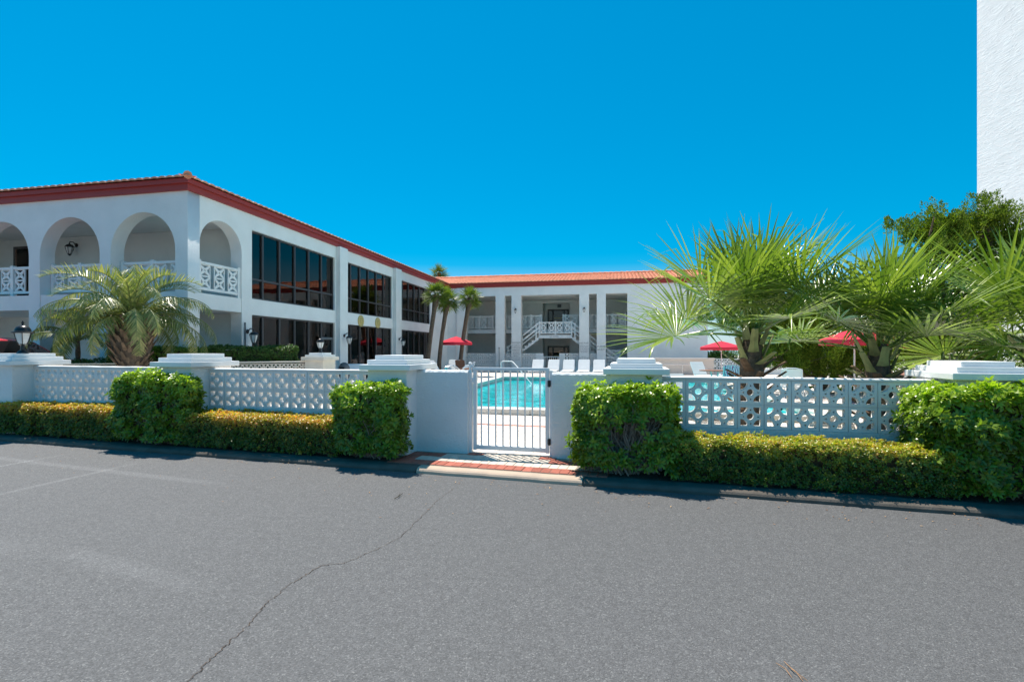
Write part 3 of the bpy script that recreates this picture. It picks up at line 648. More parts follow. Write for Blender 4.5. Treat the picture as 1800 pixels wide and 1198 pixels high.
# lattice panel of the balustrades: two stacked pierced stars
def lattice(W, Hh, m, name='lattice_panel', d=.035):
    e = .028; holes = []
    hh = Hh / 2
    for b0 in (0, hh):
        x0, x1, z0, z1 = e, W - e, b0 + e * .8, b0 + hh - e * .8; cx, cz = (x0 + x1) / 2, (z0 + z1) / 2
        w2, h2 = (x1 - x0) / 2, (z1 - z0) / 2; t = .022
        holes.append([(x0, z0 + t * 1.6), (x0, z1 - t * 1.6), (cx - w2 * .42, cz)])
        holes.append([(x1, z1 - t * 1.6), (x1, z0 + t * 1.6), (cx + w2 * .42, cz)])
        holes.append([(x0 + t * 1.6, z0), (cx, cz - h2 * .42), (x1 - t * 1.6, z0)])
        holes.append([(x0 + t * 1.6, z1), (x1 - t * 1.6, z1), (cx, cz + h2 * .42)])
        s = w2 * .26; holes.append([(cx - s, cz), (cx - s * .25, cz + s * .25), (cx, cz + s * 1.2), (cx + s * .25, cz + s * .25), (cx + s, cz), (cx + s * .25, cz - s * .25), (cx, cz - s * 1.2), (cx - s * .25, cz - s * .25)])
    return plate([(0, 0), (W, 0), (W, Hh), (0, Hh)], holes, d, m, name)
LAT = lattice(.40, .66, M_trim)
def balustrade(parent, x0, y0, x1, y1, z, n, h=.92, posts=(0, 1), gap=.11, label=None):
    """railing between two points: rails and posts in one mesh, each lattice panel a part of its own"""
    L = sqrt((x1 - x0) ** 2 + (y1 - y0) ** 2); a = atan2(y1 - y0, x1 - x0)
    mb = MB(); mb.box(0, L, -.045, .045, h - .07, h); mb.box(0, L, -.035, .035, .10, .165)
    for k in posts: mb.box(L * k - .05, L * k + .05, -.052, .052, 0.002, h + .045)
    o = part('railing', mb, M_trim, parent, loc=(x0, y0, z), rot=(0, 0, a), label=label)
    st = L / n; W = min(.40, st - .1)
    for i in range(n):
        p = link('lattice_panel', LAT, o, (st * (i + .5) - W / 2, -.017, .167)); p.scale = (W / .40, 1, (h - .24) / .66)
    for i in range(1, n):
        pass
    return o
for a, b in ((-2.60, -.41), (-5.16, -2.98), (-7.75, -5.57), (-10.34, -8.16)):
    balustrade(wing, a + .002, .33, b - .002, .33, 3.10, 4, posts=(0.03, .5, .97))
balustrade(wing, -.10, .405, -.10, 2.018, 3.10, 3, posts=(.03, .97))
# windows: bronze frames, a pane per light
def window_wall(parent, ys, zs, label, xg=-.12, skip=()):
    fr = MB(); w = .035
    a, b = ys[0], ys[-1]; z0, z1 = zs[0], zs[-1]
    for i, y in enumerate(ys):
        ya, yb = (y, y + .05) if i == 0 else ((y - .05, y) if i == len(ys) - 1 else (y - w, y + w))
        fr.box(xg - .05, xg + .055, ya, yb, z0, z1)
    for j, z in enumerate(zs):
        za, zb = (z, z + .05) if j == 0 else ((z - .05, z) if j == len(zs) - 1 else (z - .03, z + .03))
        fr.box(xg - .048, xg + .045, a + .002, b - .002, za, zb)
    o = part('window', fr, M_bronze, parent, label=label)
    for i in range(len(ys) - 1):
        for j in range(len(zs) - 1):
            part('pane', MB().box(xg - .006, xg, ys[i] + .02, ys[i + 1] - .02, zs[j] + .02, zs[j + 1] - .02), M_glass, o)
    return o
def splits(a, b, first=.60, n=5):
    st = (b - a - first) / n; return [a, a + first] + [a + first + st * (i + 1) for i in range(n)]
for k, (a, b) in enumerate(BAYS):
    nm = ('nearest', 'middle', 'farthest')[k]
    window_wall(wing, splits(a, b), [3.145, 3.80, 5.375], f'{nm} upper bay of tall windows')
    window_wall(wing, splits(a, b), [.065, 2.615], f'{nm} lower bay of tall windows')
dr = part('door', MB().box(-.19, -.03, 6.42, 6.49, .07, 2.0).box(-.19, -.03, 7.24, 7.31, .07, 2.0).box(-.185, -.035, 6.4901, 7.2399, 1.9, 2.0), M_grey, wing, label='grey framed glass door in the nearest lower bay')
part('pane', MB().box(-.10, -.095, 6.5, 7.23, .1, 1.89), M_glass, dr)
# rooms behind the glass
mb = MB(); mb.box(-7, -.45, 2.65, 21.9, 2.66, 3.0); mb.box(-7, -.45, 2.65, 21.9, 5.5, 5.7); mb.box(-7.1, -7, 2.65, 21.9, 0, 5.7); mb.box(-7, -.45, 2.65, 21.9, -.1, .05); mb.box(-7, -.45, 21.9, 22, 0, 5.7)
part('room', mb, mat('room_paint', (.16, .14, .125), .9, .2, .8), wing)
for k, (a, b) in enumerate(BAYS):
    ys = splits(a, b)
    for i in range(len(ys) - 1):
        if (k, i) in ((0, 5), (1, 0), (2, 0)): continue
        ya, yb = ys[i] + .05, ys[i + 1] - .05; w = yb - ya
        if (i + k) % 3 == 1: yb = ya + w * .72
        mb = MB(); n = 14; vs = []
        for q in range(n + 1):
            y = ya + (yb - ya) * q / n; x = -.30 + .025 * (1 if q % 2 else -1); vs += [(x, y, .06), (x, y, 2.62)]
        mb.add(vs, [(2 * q, 2 * q + 2, 2 * q + 3, 2 * q + 1) for q in range(n)])
        part('curtain', mb, M_curtain, wing)
# medallions, drain pipe, conduit
for y in (9.55, 11.25):
    md = part('medallion', MB().lathe([(.27, 0), (.27, .03), (.235, .045), (.20, .03), (.17, .05), (.05, .065), (.01, .07)], 24), M_gold, wing, True, loc=(.002, y, 2.83), rot=(0, pi / 2, 0))
    mb = MB()
    for q in range(8):
        a = q * pi / 4; mb.box(-.012, .012, -.012, .012, .04, .085); mb.v = mb.v[:-8] + [(x * 1.6 + .11 * cos(a), y2 * 1.6 + .11 * sin(a), z) for x, y2, z in mb.v[-8:]]
    part('relief', mb, M_gold, md)
part('drain_pipe', MB().tube([(.04, 2.12, -.1), (.04, 2.12, 2.35)], .022, 6), M_grey, wing, True)
def corrugated(u0, u1, v1, pitch=.25, course=.40, h=.042, trim=None, slope=.25, seed=0):
    """barrel tile roof: u along the eave, v up the slope; each course steps up a little"""
    nu = int((u1 - u0) / pitch * 8); nv = int(v1 / course); vs = []; fs = []
    us = [u0 + (u1 - u0) * i / nu for i in range(nu + 1)]; R = random.Random(seed)
    for j in range(nv):
        off = R.uniform(-.008, .008)
        base = len(vs)
        for va, lift in ((j * course - .03, .028), ((j + 1) * course, 0.0)):
            for u in us:
                ph = (u / pitch) % 1; z = h * (abs(sin(pi * ph)) ** .7)
                vs.append((u, va, va * slope + z + lift + off * .3))
        lipb = len(vs)
        for u in us:
            ph = (u / pitch) % 1; z = h * (abs(sin(pi * ph)) ** .7); vs.append((u, j * course - .03, (j * course - .03) * slope + z * .35))
        for i in range(nu):
            uc, vc = (us[i] + us[i + 1]) / 2, (j + .5) * course
            if trim and not trim(uc, vc): continue
            fs.append((base + i, base + i + 1, base + nu + 1 + i + 1, base + nu + 1 + i)); fs.append((lipb + i, lipb + i + 1, base + i + 1, base + i))
    mb = MB(); mb.v = vs; mb.f = fs; return mb
def setverts(mb, f): mb.v = [f(*p) for p in mb.v]; return mb
# fascia in two steps
mb = MB()
mb.box(-16, .08, -.08, -.002, ZE, ZE + .17); mb.box(-16, .15, -.15, -.002, ZE + .171, ZE + .30)
mb.box(.002, .08, -.001, 21.90, ZE, ZE + .17); mb.box(.002, .15, -.001, 21.83, ZE + .171, ZE + .30)
part('fascia', mb, M_fascia, wing)
part('roof_deck', MB().box(-16, .0, 0, 22, ZE + .001, ZE + .29), M_fascia, wing)
EZ = ZE + .305
mb = setverts(corrugated(-.2, 26.2, 5.0, trim=lambda u, v: v < u + .3, slope=.25, seed=1), lambda u, v, z: (.19 - v, u, EZ + z)); o = part('roof_tiles', mb, M_tile, wing, True); o['kind'] = 'stuff'
mb = setverts(corrugated(-.2, 15.8, 5.0, trim=lambda u, v: v < u + .3, slope=.25, seed=2), lambda u, v, z: (-u, -.19 + v, EZ + z)); o = part('roof_tiles', mb, M_tile, wing, True); o['kind'] = 'stuff'
hip = MB()
for i in range(14): hip.tube([(.19 - i * .36, -.19 + i * .36, EZ + .05 + i * .09), (.19 - (i + 1.1) * .36, -.19 + (i + 1.1) * .36, EZ + .035 + (i + 1.1) * .09)], [.11, .085], 8)
part('hip_tiles', hip, M_tile, wing, True)
part('finial', MB().lathe([(.09, 0), (.06, .05), (.03, .08), (.01, .10)], 10, (.17, -.17, EZ + .02)), M_tile, wing, True)

# coach lamps on walls: bracket, glass, hood.  local +y points away from the wall
def wall_lamp(label, cat, loc, rz, s=1.0, group=None):
    o = thing('wall_lantern', label, cat, loc, rz, group)
    part('back_plate', MB().lathe([(.05 * s, 0), (.055 * s, .012 * s), (.03 * s, .03 * s)], 12), M_black, o, True, rot=(-pi / 2, 0, 0), loc=(0, 0, .10 * s))
    part('bracket', MB().tube([(0, .01, .10 * s), (0, .09 * s, .17 * s), (0, .17 * s, .16 * s), (0, .18 * s, .10 * s)], .013 * s, 6), M_black, o, True)
    part('lamp_roof', MB().lathe([(.105 * s, .02 * s), (.10 * s, .035 * s), (.07 * s, .075 * s), (.02 * s, .10 * s), (.012 * s, .13 * s)], 8, (0, .18 * s, 0)), M_black, o, True)
    part('lamp_glass', MB().lathe([(.035 * s, -.17 * s), (.065 * s, -.08 * s), (.085 * s, .015 * s)], 6, (0, .18 * s, 0)), M_lglass, o)
    mb = MB()
    for k in range(6):
        a = 2 * pi * k / 6; mb.tube([((r * cos(a)) * s, .18 * s + r * sin(a) * s, z * s) for r, z in ((.038, -.17), (.068, -.08), (.089, .018))], .006 * s, 4)
    mb.lathe([(.012 * s, -.21 * s), (.04 * s, -.185 * s), (.04 * s, -.165 * s)], 8, (0, .18 * s, 0)); part('cage', mb, M_black, o)
    return o
def bpos(x, y, z): X, Y = bl(x, y); return (X, Y, z)
LG = 'black coach lamps on the walls'
wall_lamp('black coach lamp on the gallery wall inside the second arch from corner', 'lamp', bpos(-6.98, 2.40, 5.02), -BA + pi, 1.3, LG)
wall_lamp('black coach lamp beside the corner arch near the drain pipe', 'lamp', bpos(.0, 2.26, 1.93), -BA - pi / 2, 1.35, LG)
wall_lamp('black coach lamp on the pilaster between nearest and middle window bays', 'lamp', bpos(.20, 7.76, 1.96), -BA - pi / 2, 1.35, LG)
wall_lamp('black coach lamp on the pilaster before the farthest window bay', 'lamp', bpos(.20, 13.36, 1.93), -BA - pi / 2, 1.35, LG)

# ---------------------------------------------------------------- rear wing
YB = 22.0
rear = thing('colonnade_building', 'long white rear building with square columns, open gallery and orange tile roof', 'building', (*BO, 0), -BA)
OPEN = [(1.36, 3.55), (4.20, 4.69), (5.37, 9.39), (10.04, 10.56), (11.16, 12.57)]
out = [(-.0, -.2), (0, ZE), (17.62, ZE), (17.62, -.2)]
for a, b in reversed(OPEN): out += [(b, -.2), (b, 5.27), (a, 5.27), (a, -.2)]
link('front_wall', plate(out, [], .50, M_white, 'front_wall'), rear, (0, YB + .001, 0))
part('pier', MB().box(.74, 1.359, YB - .12, YB, -.2, ZE - .002), M_white, rear, bevel=.01)
YR = 26.2
mb = MB(); ax0, ax1 = bx_back(954, YR), bx_back(1002, YR); 
mb.box(.0, ax0, YR, YR + .2, 0, 5.6); mb.box(ax1, 12.9, YR, YR + .2, 0, 5.6); mb.box(ax0 + .001, ax1 - .001, YR + .001, YR + .2, 5.1, 5.6); mb.box(ax0 + .001, ax1 - .001, YR + .001, YR + .2, 2.35, 2.98)
mb.box(ax0 - .1, ax0 - .001, YR + .201, YR + 1.4, 0, 5.6); mb.box(ax1 + .001, ax1 + .1, YR + .201, YR + 1.4, 0, 5.6); mb.box(ax0, ax1, YR + 1.2, YR + 1.4, 0, 5.6)
mb.box(12.60, 12.9, YB + .51, YR - .001, 0, 5.6); mb.box(-.2, -.001, YB, YR, 0, 5.6)
part('inner_wall', mb, M_inner, rear)
mb = MB(); mb.box(.002, 12.59, YB + .505, YR - .002, 5.30, 5.5); mb.box(ax0, ax1, YR + .205, YR + 1.19, 5.2, 5.4); part('ceiling', mb, M_inner, rear)
mb = MB(); mb.box(.002, 12.59, YB + 1.7, YR - .003, 2.70, 2.98); mb.box(ax0 + .002, ax1 - .002, YR - .001, YR + 1.19, 2.98 - .2, 2.979); part('gallery_floor', mb, M_trim, rear)
part('side_block', MB().box(12.91, 17.6, YB + .51, YB + 7.6, -.2, ZE), M_white, rear)
mb = MB(); mb.box(-7, 12.9, YR + 1.41, YB + 7.6, -.2, ZE); part('rear_rooms', mb, M_white, rear)
def glass_door(z0, h, label):
    a, b = bx_back(964, YR + 1.2), bx_back(999, YR + 1.2); y = YR + 1.2
    fr = MB(); t = .055; m1, m2 = a + (b - a) * .24, a + (b - a) * .80
    for x in (a, m1, m2, b): fr.box(x - t, x + t, y - .09, y - .005, z0, z0 + h)
    fr.box(a + t, b - t, y - .088, y - .006, z0 + h - .12, z0 + h - .001); fr.box(a + t, b - t, y - .088, y - .006, z0 + .001, z0 + .14)
    o = part('door', fr, M_black, rear, label=label)
    for p, q in ((a, m1), (m1, m2), (m2, b)): part('pane', MB().box(p + t, q - t, y - .05, y - .045, z0 + .14, z0 + h - .12), M_glass, o)
    part('push_bar', MB().box(m1 + .1, m2 - .1, y - .12, y - .09, z0 + 1.0, z0 + 1.05), M_gold, o)
    part('backing', MB().box(a, b, y - .004, y - .001, z0, z0 + h), M_dark, o)
glass_door(2.985, 1.72, 'dark framed glass doors on the upper gallery'); glass_door(.0, 1.80, 'dark framed glass doors under the stair landing')
part('vent', MB().box(bx_back(977, YR) , bx_back(984, YR), YR + 1.17, YR + 1.199, 4.85, 5.1), M_grey, rear)
# gallery railings
ya = YB + 1.75
xl, xr = bx_back(952, ya), bx_back(990, ya)
balustrade(rear, 1.0, ya, xl, ya, 2.98, 11, h=1.02, posts=(0, .17, .35, .52, .69, .86, .98, 1))
balustrade(rear, xr, ya, 12.5, ya, 2.98, 8, h=1.02, posts=(0, .04, .33, .60, .80, 1))
# stair: landing and two flights
yl = YB + .62
lx0, lx1 = bx_back(947, yl), bx_back(1006, yl)
st = part('stair', MB().box(lx0, lx1, yl, ya - .06, 2.30, 2.52), M_trim, rear, label='double flight of white stairs meeting at a landing')
o = balustrade(st, lx0 + .05, yl + .03, lx1 - .05, yl + .03, 2.521, 4, h=.92, posts=(0, .5, 1))
for sgn, xs in ((-1, lx0), (1, lx1)):
    n = 13; run = 3.25 / n; rise = 2.5 / n; top = []
    for i in range(n): top += [(xs + sgn * i * run, 2.52 - i * rise), (xs + sgn * (i + 1) * run, 2.52 - i * rise)]
    # stringer with a saw-tooth top
    poly = []
    for i in range(n): poly += [(xs + sgn * i * run, 2.5 - (i) * rise - (0 if i == 0 else 0)), (xs + sgn * i * run + sgn * .001, 2.5 - (i + 1) * rise), (xs + sgn * (i + 1) * run, 2.5 - (i + 1) * rise)]
    poly += [(xs + sgn * 3.25, -.02), (xs + sgn * 3.0, -.02), (xs, 2.5 - .42 + .12)]
    part('stringer', MB().prism(poly, yl, yl + .06), M_trim, st)
    mb = MB()
    for i in range(n):
        xa, xb = sorted((xs + sgn * (i * run - .01), xs + sgn * ((i + 1) * run + .02))); mb.box(xa, xb, yl - .02, ya - .08, 2.5 - (i + 1) * rise + .002, 2.5 - (i + 1) * rise + .045)
    part('treads', mb, M_trim, st)
    mb = MB()
    def rl(s, zz): return (xs + sgn * s, yl + .03, 2.52 - s * (2.5 / 3.25) + zz)
    for zz, w in ((.86, .05), (.52, .07), (.26, .04)):
        a, b = rl(.0, zz), rl(3.2, zz); mb.add([(a[0], yl + .0, a[2] - w), (a[0], yl + .06, a[2] - w), (a[0], yl + .06, a[2] + w), (a[0], yl, a[2] + w), (b[0], yl + .0, b[2] - w), (b[0], yl + .06, b[2] - w), (b[0], yl + .06, b[2] + w), (b[0], yl, b[2] + w)], [(0, 1, 2, 3), (7, 6, 5, 4), (0, 4, 5, 1), (1, 5, 6, 2), (2, 6, 7, 3), (3, 7, 4, 0)])
    for s in (.18, 1.2, 2.2, 3.15):
        a = rl(s, 0); mb.box(a[0] - .045, a[0] + .045, yl - .01, yl + .07, a[2] - .2, a[2] + .95)
    part('stair_rail', mb, M_trim, st)
def text_part(s, size, m, parent, loc, rot, name='lettering', align='CENTER', label=None):
    c = bpy.data.curves.new('t', 'FONT'); c.body = s; c.size = size; c.align_x = align; c.extrude = .002
    o = bpy.data.objects.new('tmp', c); COL.objects.link(o); bpy.context.view_layer.update()
    me = bpy.data.meshes.new_from_object(o.evaluated_get(bpy.context.evaluated_depsgraph_get())); bpy.data.objects.remove(o); bpy.data.curves.remove(c)
    me.materials.clear(); me.materials.append(m); return link(name, me, parent, loc, rot, label=label)
text_part('NO DIVING', .12, M_text, st, ((lx0 + lx1) / 2 - .1, yl - .004, 2.375), (pi / 2, 0, 0))
# rules lettered on two columns, too small to read from the road
def sign_lines(xc, z0, rows, label, w=.60):
    rr = random.Random(int(xc * 10)); z = z0; first = None
    sg = part('painted_sign', MB().box(xc - w / 2 - .01, xc + w / 2 + .01, YB - .0035, YB - .0015, z0 - rows[-1][0] - .04, z0 + .16), M_trim, rear, label=label)
    for dz, txt, sz in rows:
        o = text_part(txt, sz, M_text, sg, (xc, YB - .006, z0 - dz), (pi / 2, 0, 0)); me = o.data
        xs_ = [v.co.x for v in me.vertices]; L = max(xs_) - min(xs_)
        if L > w: o.scale.x = w / L
RULES = [(0, 'POOL RULES', .15), (.16, 'NO FOOD DRINK OR GLASS', .09), (.27, 'OR ANIMALS IN POOL', .09), (.38, 'POOL HOURS', .10), (.49, 'SHOWER BEFORE ENTERING', .08), (.59, 'NO DIVING', .09), (.69, 'NO RUNNING', .08), (.79, 'NO LIFEGUARD', .08), (.90, 'ON DUTY', .08), (1.0, 'SWIM AT OWN RISK', .08), (1.10, 'MAXIMUM LOAD', .07), (1.19, 'CHILDREN WITH ADULT', .07)]
sign_lines(5.03, 1.93, RULES, 'small dark lettering painted down the second column'); sign_lines(9.71, 1.90, RULES[:6] + RULES[8:12], 'small dark lettering painted down the third column')
sign_lines(10.86, 1.66, [(0, 'NO LIFEGUARD', .17), (.21, 'ON DUTY', .17)], 'two lines of larger outlined lettering on the last column', .55)
# low screens of pierced block between columns
SB = breeze_mesh('screen_block', .30, .10, M_trim, simple=True)
def screen(x0, x1):
    n = max(1, round((x1 - x0) / .30)); s = (x1 - x0) / n
    b0 = part('screen_wall', MB().box(x0, x1, YB + .20, YB + .30, -.1, .30), M_trim, rear)
    for r in range(3):
        for i in range(n):
            o = link('breeze_block', SB, b0, (x0 + i * s, YB + .2, .301 + r * .302)); o.scale.x = s / .30
    part('coping', MB().box(x0, x1, YB + .19, YB + .31, 1.208, 1.245), M_trim, b0)
gxa, gxb = bx_back(955, YB), bx_back(982, YB)
screen(1.361, 3.549); screen(4.201, 4.689); screen(5.371, bx_back(941, YB)); screen(bx_back(992, YB), 9.389); screen(10.041, 10.559)
part('screen_post', MB().box(bx_back(941, YB) + .001, gxa - .02, YB + .18, YB + .32, -.1, 1.25), M_trim, rear); part('screen_post', MB().box(gxb + .02, bx_back(992, YB) - .001, YB + .18, YB + .32, -.1, 1.25), M_trim, rear)
sg = part('gate', MB().box(gxa, gxb, YB + .22, YB + .26, .98, 1.03).box(gxa, gxb, YB + .22, YB + .26, .1, .15).box(gxa, gxa + .04, YB + .221, YB + .259, .15, .98).box(gxb - .04, gxb, YB + .221, YB + .259, .15, .98), M_trim, rear, label='white picket gate in the low screen wall')
for i in range(7): part('picket', MB().box(gxa + .1 + i * (gxb - gxa - .2) / 6 - .012, gxa + .1 + i * (gxb - gxa - .2) / 6 + .012, YB + .23, YB + .25, .151, .979), M_trim, sg)
fg = part('gate', MB().box(11.2, 12.5, YB + .25, YB + .29, .05, .12), M_trim, rear, label='white lattice gate between last column and blank wall')
balustrade(fg, 11.30, YB + .95, 12.1, YB + .95, .55, 2, h=.92, posts=(0, 1))
for i in range(9): part('picket', MB().box(11.2 + i * .16, 11.225 + i * .16, YB + .26, YB + .28, .121, .95), M_trim, fg)
part('gate_rail', MB().box(11.18, 12.52, YB + .255, YB + .285, .951, 1.0), M_trim, fg)
part('shower_pipe', MB().tube([(3.82, YB - .02, 0), (3.82, YB - .02, 1.62)], .014, 6), M_grey, rear); part('shower_head', MB().lathe([(.05, 0), (.04, .05)], 10, (3.82, YB - .06, 1.6)), M_grey, rear, True)
# roof of the rear wing
mb = MB(); mb.box(.10, 17.8, YB - .08, YB - .002, ZE, ZE + .17); mb.box(.17, 17.85, YB - .15, YB - .002, ZE + .171, ZE + .30); part('fascia', mb, M_fascia, rear)
mb = setverts(corrugated(-5, 17.9, 4.0, slope=.25, seed=3), lambda u, v, z: (u, YB - .19 + v, EZ + .002 + z)); o = part('roof_tiles', mb, M_tile, rear, True); o['kind'] = 'stuff'
mb = setverts(corrugated(-5, 17.9, 4.0, slope=.25, seed=4), lambda u, v, z: (u, YB + 7.8 - v, EZ + .002 + z)); o = part('roof_tiles', mb, M_tile, rear, True); o['kind'] = 'stuff'
rd = MB()
for i in range(56): rd.tube([(-4.6 + i * .40, YB + 3.76, EZ + 1.03), (-4.6 + (i + 1.08) * .40, YB + 3.76, EZ + 1.015)], [.12, .10], 7)
part('ridge_tiles', rd, M_tile, rear, True)
part('gable', MB().prism([(YB, ZE), (YB + 7.6, ZE), (YB + 3.8, ZE + 1.3)], 17.3, 17.6, 'x'), M_white, rear)
wall_lamp('black lamp high on the second column over the small lettering', 'lamp', bpos(5.0, YB, 4.22), -BA + pi, .95, LG)
wall_lamp('black lamp high on the column right of the stair landing', 'lamp', bpos(9.72, YB, 4.22), -BA + pi, .95, LG)
# ramp wall in front of the blank end of the rear wing
rp = thing('ramp_wall', 'low beige ramp wall with capped top before the blank end wall', 'wall', (*BO, 0), -BA)
rx0, rx1 = bx_back(1106, 19.0), bx_back(1255, 19.0)
part('wall', MB().box(rx0, rx1, 19.0, 19.2, -.1, .88), M_beige, rp); part('cap', MB().box(rx0 - .05, rx1 + .06, 18.94, 19.26, .881, 1.0), M_beige, rp, bevel=.01)
part('end_wall', MB().box(rx1 - .2, rx1 - .002, 19.201, 21.99, -.1, .88), M_beige, rp)
hr = thing('handrail', 'thin grey handrail running along the beige ramp wall', 'handrail', (*BO, 0), -BA)
a, b = bx_back(1150, 18.7), bx_back(1238, 18.7)
mb = MB().tube([(a, 18.7, .62), (b - .4, 18.7, .62), (b, 18.7, .55), (b + .2, 18.7, .30), (b + .2, 18.7, 0)], .02, 6); part('rail', mb, M_chrome, hr, True)
mb = MB()
for x in (a + .4, a + 1.6, b - .6): mb.tube([(x, 18.7, 0), (x, 18.7, .60)], .016, 6)
part('post', mb, M_chrome, hr, True)

# ---------------------------------------------------------------- tower block at the right edge
TW = thing('stucco_tower', 'tall plain white stucco tower block rising at the right edge', 'building', (*AT(1717.5, 600, 21)[:2], 0), 0)
td = Vector((0, -1, 0)); tn = Vector((1, 0, 0))
mb = MB(); c = [Vector((0, 0, 0)), td * 16, td * 16 + tn * 18, tn * 18]
mb.add([(p.x, p.y, -.3) for p in c] + [(p.x, p.y, 46) for p in c], [(0, 1, 5, 4), (1, 2, 6, 5), (2, 3, 7, 6), (3, 0, 4, 7), (4, 5, 6, 7), (3, 2, 1, 0)])
part('wall', mb, M_tower, TW)
part('parapet', MB().add([(p.x * 1.0, p.y, 46.01) for p in c] + [(p.x, p.y, 46.5) for p in c], [(0, 1, 5, 4), (1, 2, 6, 5), (2, 3, 7, 6), (3, 0, 4, 7), (4, 5, 6, 7)]), M_trim, TW)
# ---------------------------------------------------------------- hedges and bushes
def unit(a): return a / np.maximum(np.linalg.norm(a, axis=1, keepdims=True), 1e-9)
def leaves(P, D, N, L, W, R, six=True):
    """P base, D direction, N leaf normal; a folded leaf of four (or two) triangles each"""
    n = len(P); S = unit(np.cross(D, N)); N = unit(np.cross(S, D)); L = np.broadcast_to(L, n)[:, None]; W = np.broadcast_to(W, n)[:, None]
    if six:
        fold = N * W * .28
        V = np.stack([P, P + D * L * .38 + S * W * .5 + fold, P + D * L * .72 + S * W * .42 + fold * .8, P + D * L - N * L * .08, P + D * L * .72 - S * W * .42 + fold * .8, P + D * L * .38 - S * W * .5 + fold], 1).reshape(-1, 3)
        F = np.array([[0, 1, 5], [1, 2, 5], [2, 4, 5], [2, 3, 4]]); k = 6
    else:
        V = np.stack([P, P + D * L * .5 + S * W * .5 + N * W * .2, P + D * L, P + D * L * .5 - S * W * .5 + N * W * .2], 1).reshape(-1, 3)
        F = np.array([[0, 1, 2], [0, 2, 3]]); k = 4
    FF = (F[None] + (np.arange(n) * k)[:, None, None]).reshape(-1, 3)
    return V, FF
def vnoise(P, s, seed=0):
    """smooth pseudo-noise from summed sines"""
    r = np.random.default_rng(seed); o = np.zeros(len(P))
    for i in range(6):
        k = r.normal(size=3) * s * (1 + i * .5); o += np.sin(P @ k + r.uniform(0, 6.28)) / (1 + i * .5)
    return o / 2.2
def whorls(C, A, nl, L, W, spread, R, tone=None):
    """rosettes of leaves: centres C, axes A"""
    n = len(C); ref = unit(np.cross(A, R.normal(size=(n, 3)))); ref2 = np.cross(A, ref)
    Ps, Ds, Ns, Ls, Ts = [], [], [], [], []
    for j in range(nl):
        ph = 2 * pi * j / nl * 1.0 + R.uniform(-.35, .35, n); rad = ref * np.cos(ph)[:, None] + ref2 * np.sin(ph)[:, None]
        el = R.uniform(spread[0], spread[1], n)[:, None]
        D = unit(rad * np.cos(el) + A * np.sin(el)); Ps.append(C + rad * .004); Ds.append(D); Ns.append(unit(A - D * (A * D).sum(1, keepdims=True) + R.normal(size=(n, 3)) * .15)); Ls.append(L * R.uniform(.7, 1.15, n)); Ts.append(tone if tone is not None else np.zeros(n))
    P, D, N, Lx, T = map(np.concatenate, (Ps, Ds, Ns, Ls, Ts))
    V, F = leaves(P, D, N, Lx, Lx * W / L, R); return V, F, np.repeat(T, 4)
def shell_points(n, sx, sy, z0, z1, R, bulge=.05, back=.35):
    """points with outward normals over a clipped, slightly lumpy box; x in 0..sx, y in 0..sy"""
    h = z1 - z0; ar = np.array([sx * h, sx * sy * 1.15, sy * h, sy * h, sx * h * back]); c = R.choice(5, n, p=ar / ar.sum())
    u, v = R.uniform(size=n), R.uniform(size=n); P = np.zeros((n, 3)); N = np.zeros((n, 3))
    for k, (f, nn) in enumerate([(lambda u, v: (u * sx, 0 * u, z0 + v * h), (0, -1, 0)), (lambda u, v: (u * sx, v * sy, z1 + 0 * u), (0, 0, 1)), (lambda u, v: (0 * u, u * sy, z0 + v * h), (-1, 0, 0)), (lambda u, v: (sx + 0 * u, u * sy, z0 + v * h), (1, 0, 0)), (lambda u, v: (u * sx, sy + 0 * u, z0 + v * h), (0, 1, 0))]):
        m = c == k; P[m] = np.stack(f(u[m], v[m]), 1); N[m] = nn
    # round the long edges
    r = .09; inner = P.copy(); inner[:, 0] = np.clip(P[:, 0], r, sx - r); inner[:, 1] = np.clip(P[:, 1], r, sy - r); inner[:, 2] = np.clip(P[:, 2], z0 - 9, z1 - r)
    d = P - inner; nn = unit(d + N * 1e-4); P = inner + nn * r; N = nn
    P = P + N * (vnoise(P, 5, 3) * bulge)[:, None]
    return P, N
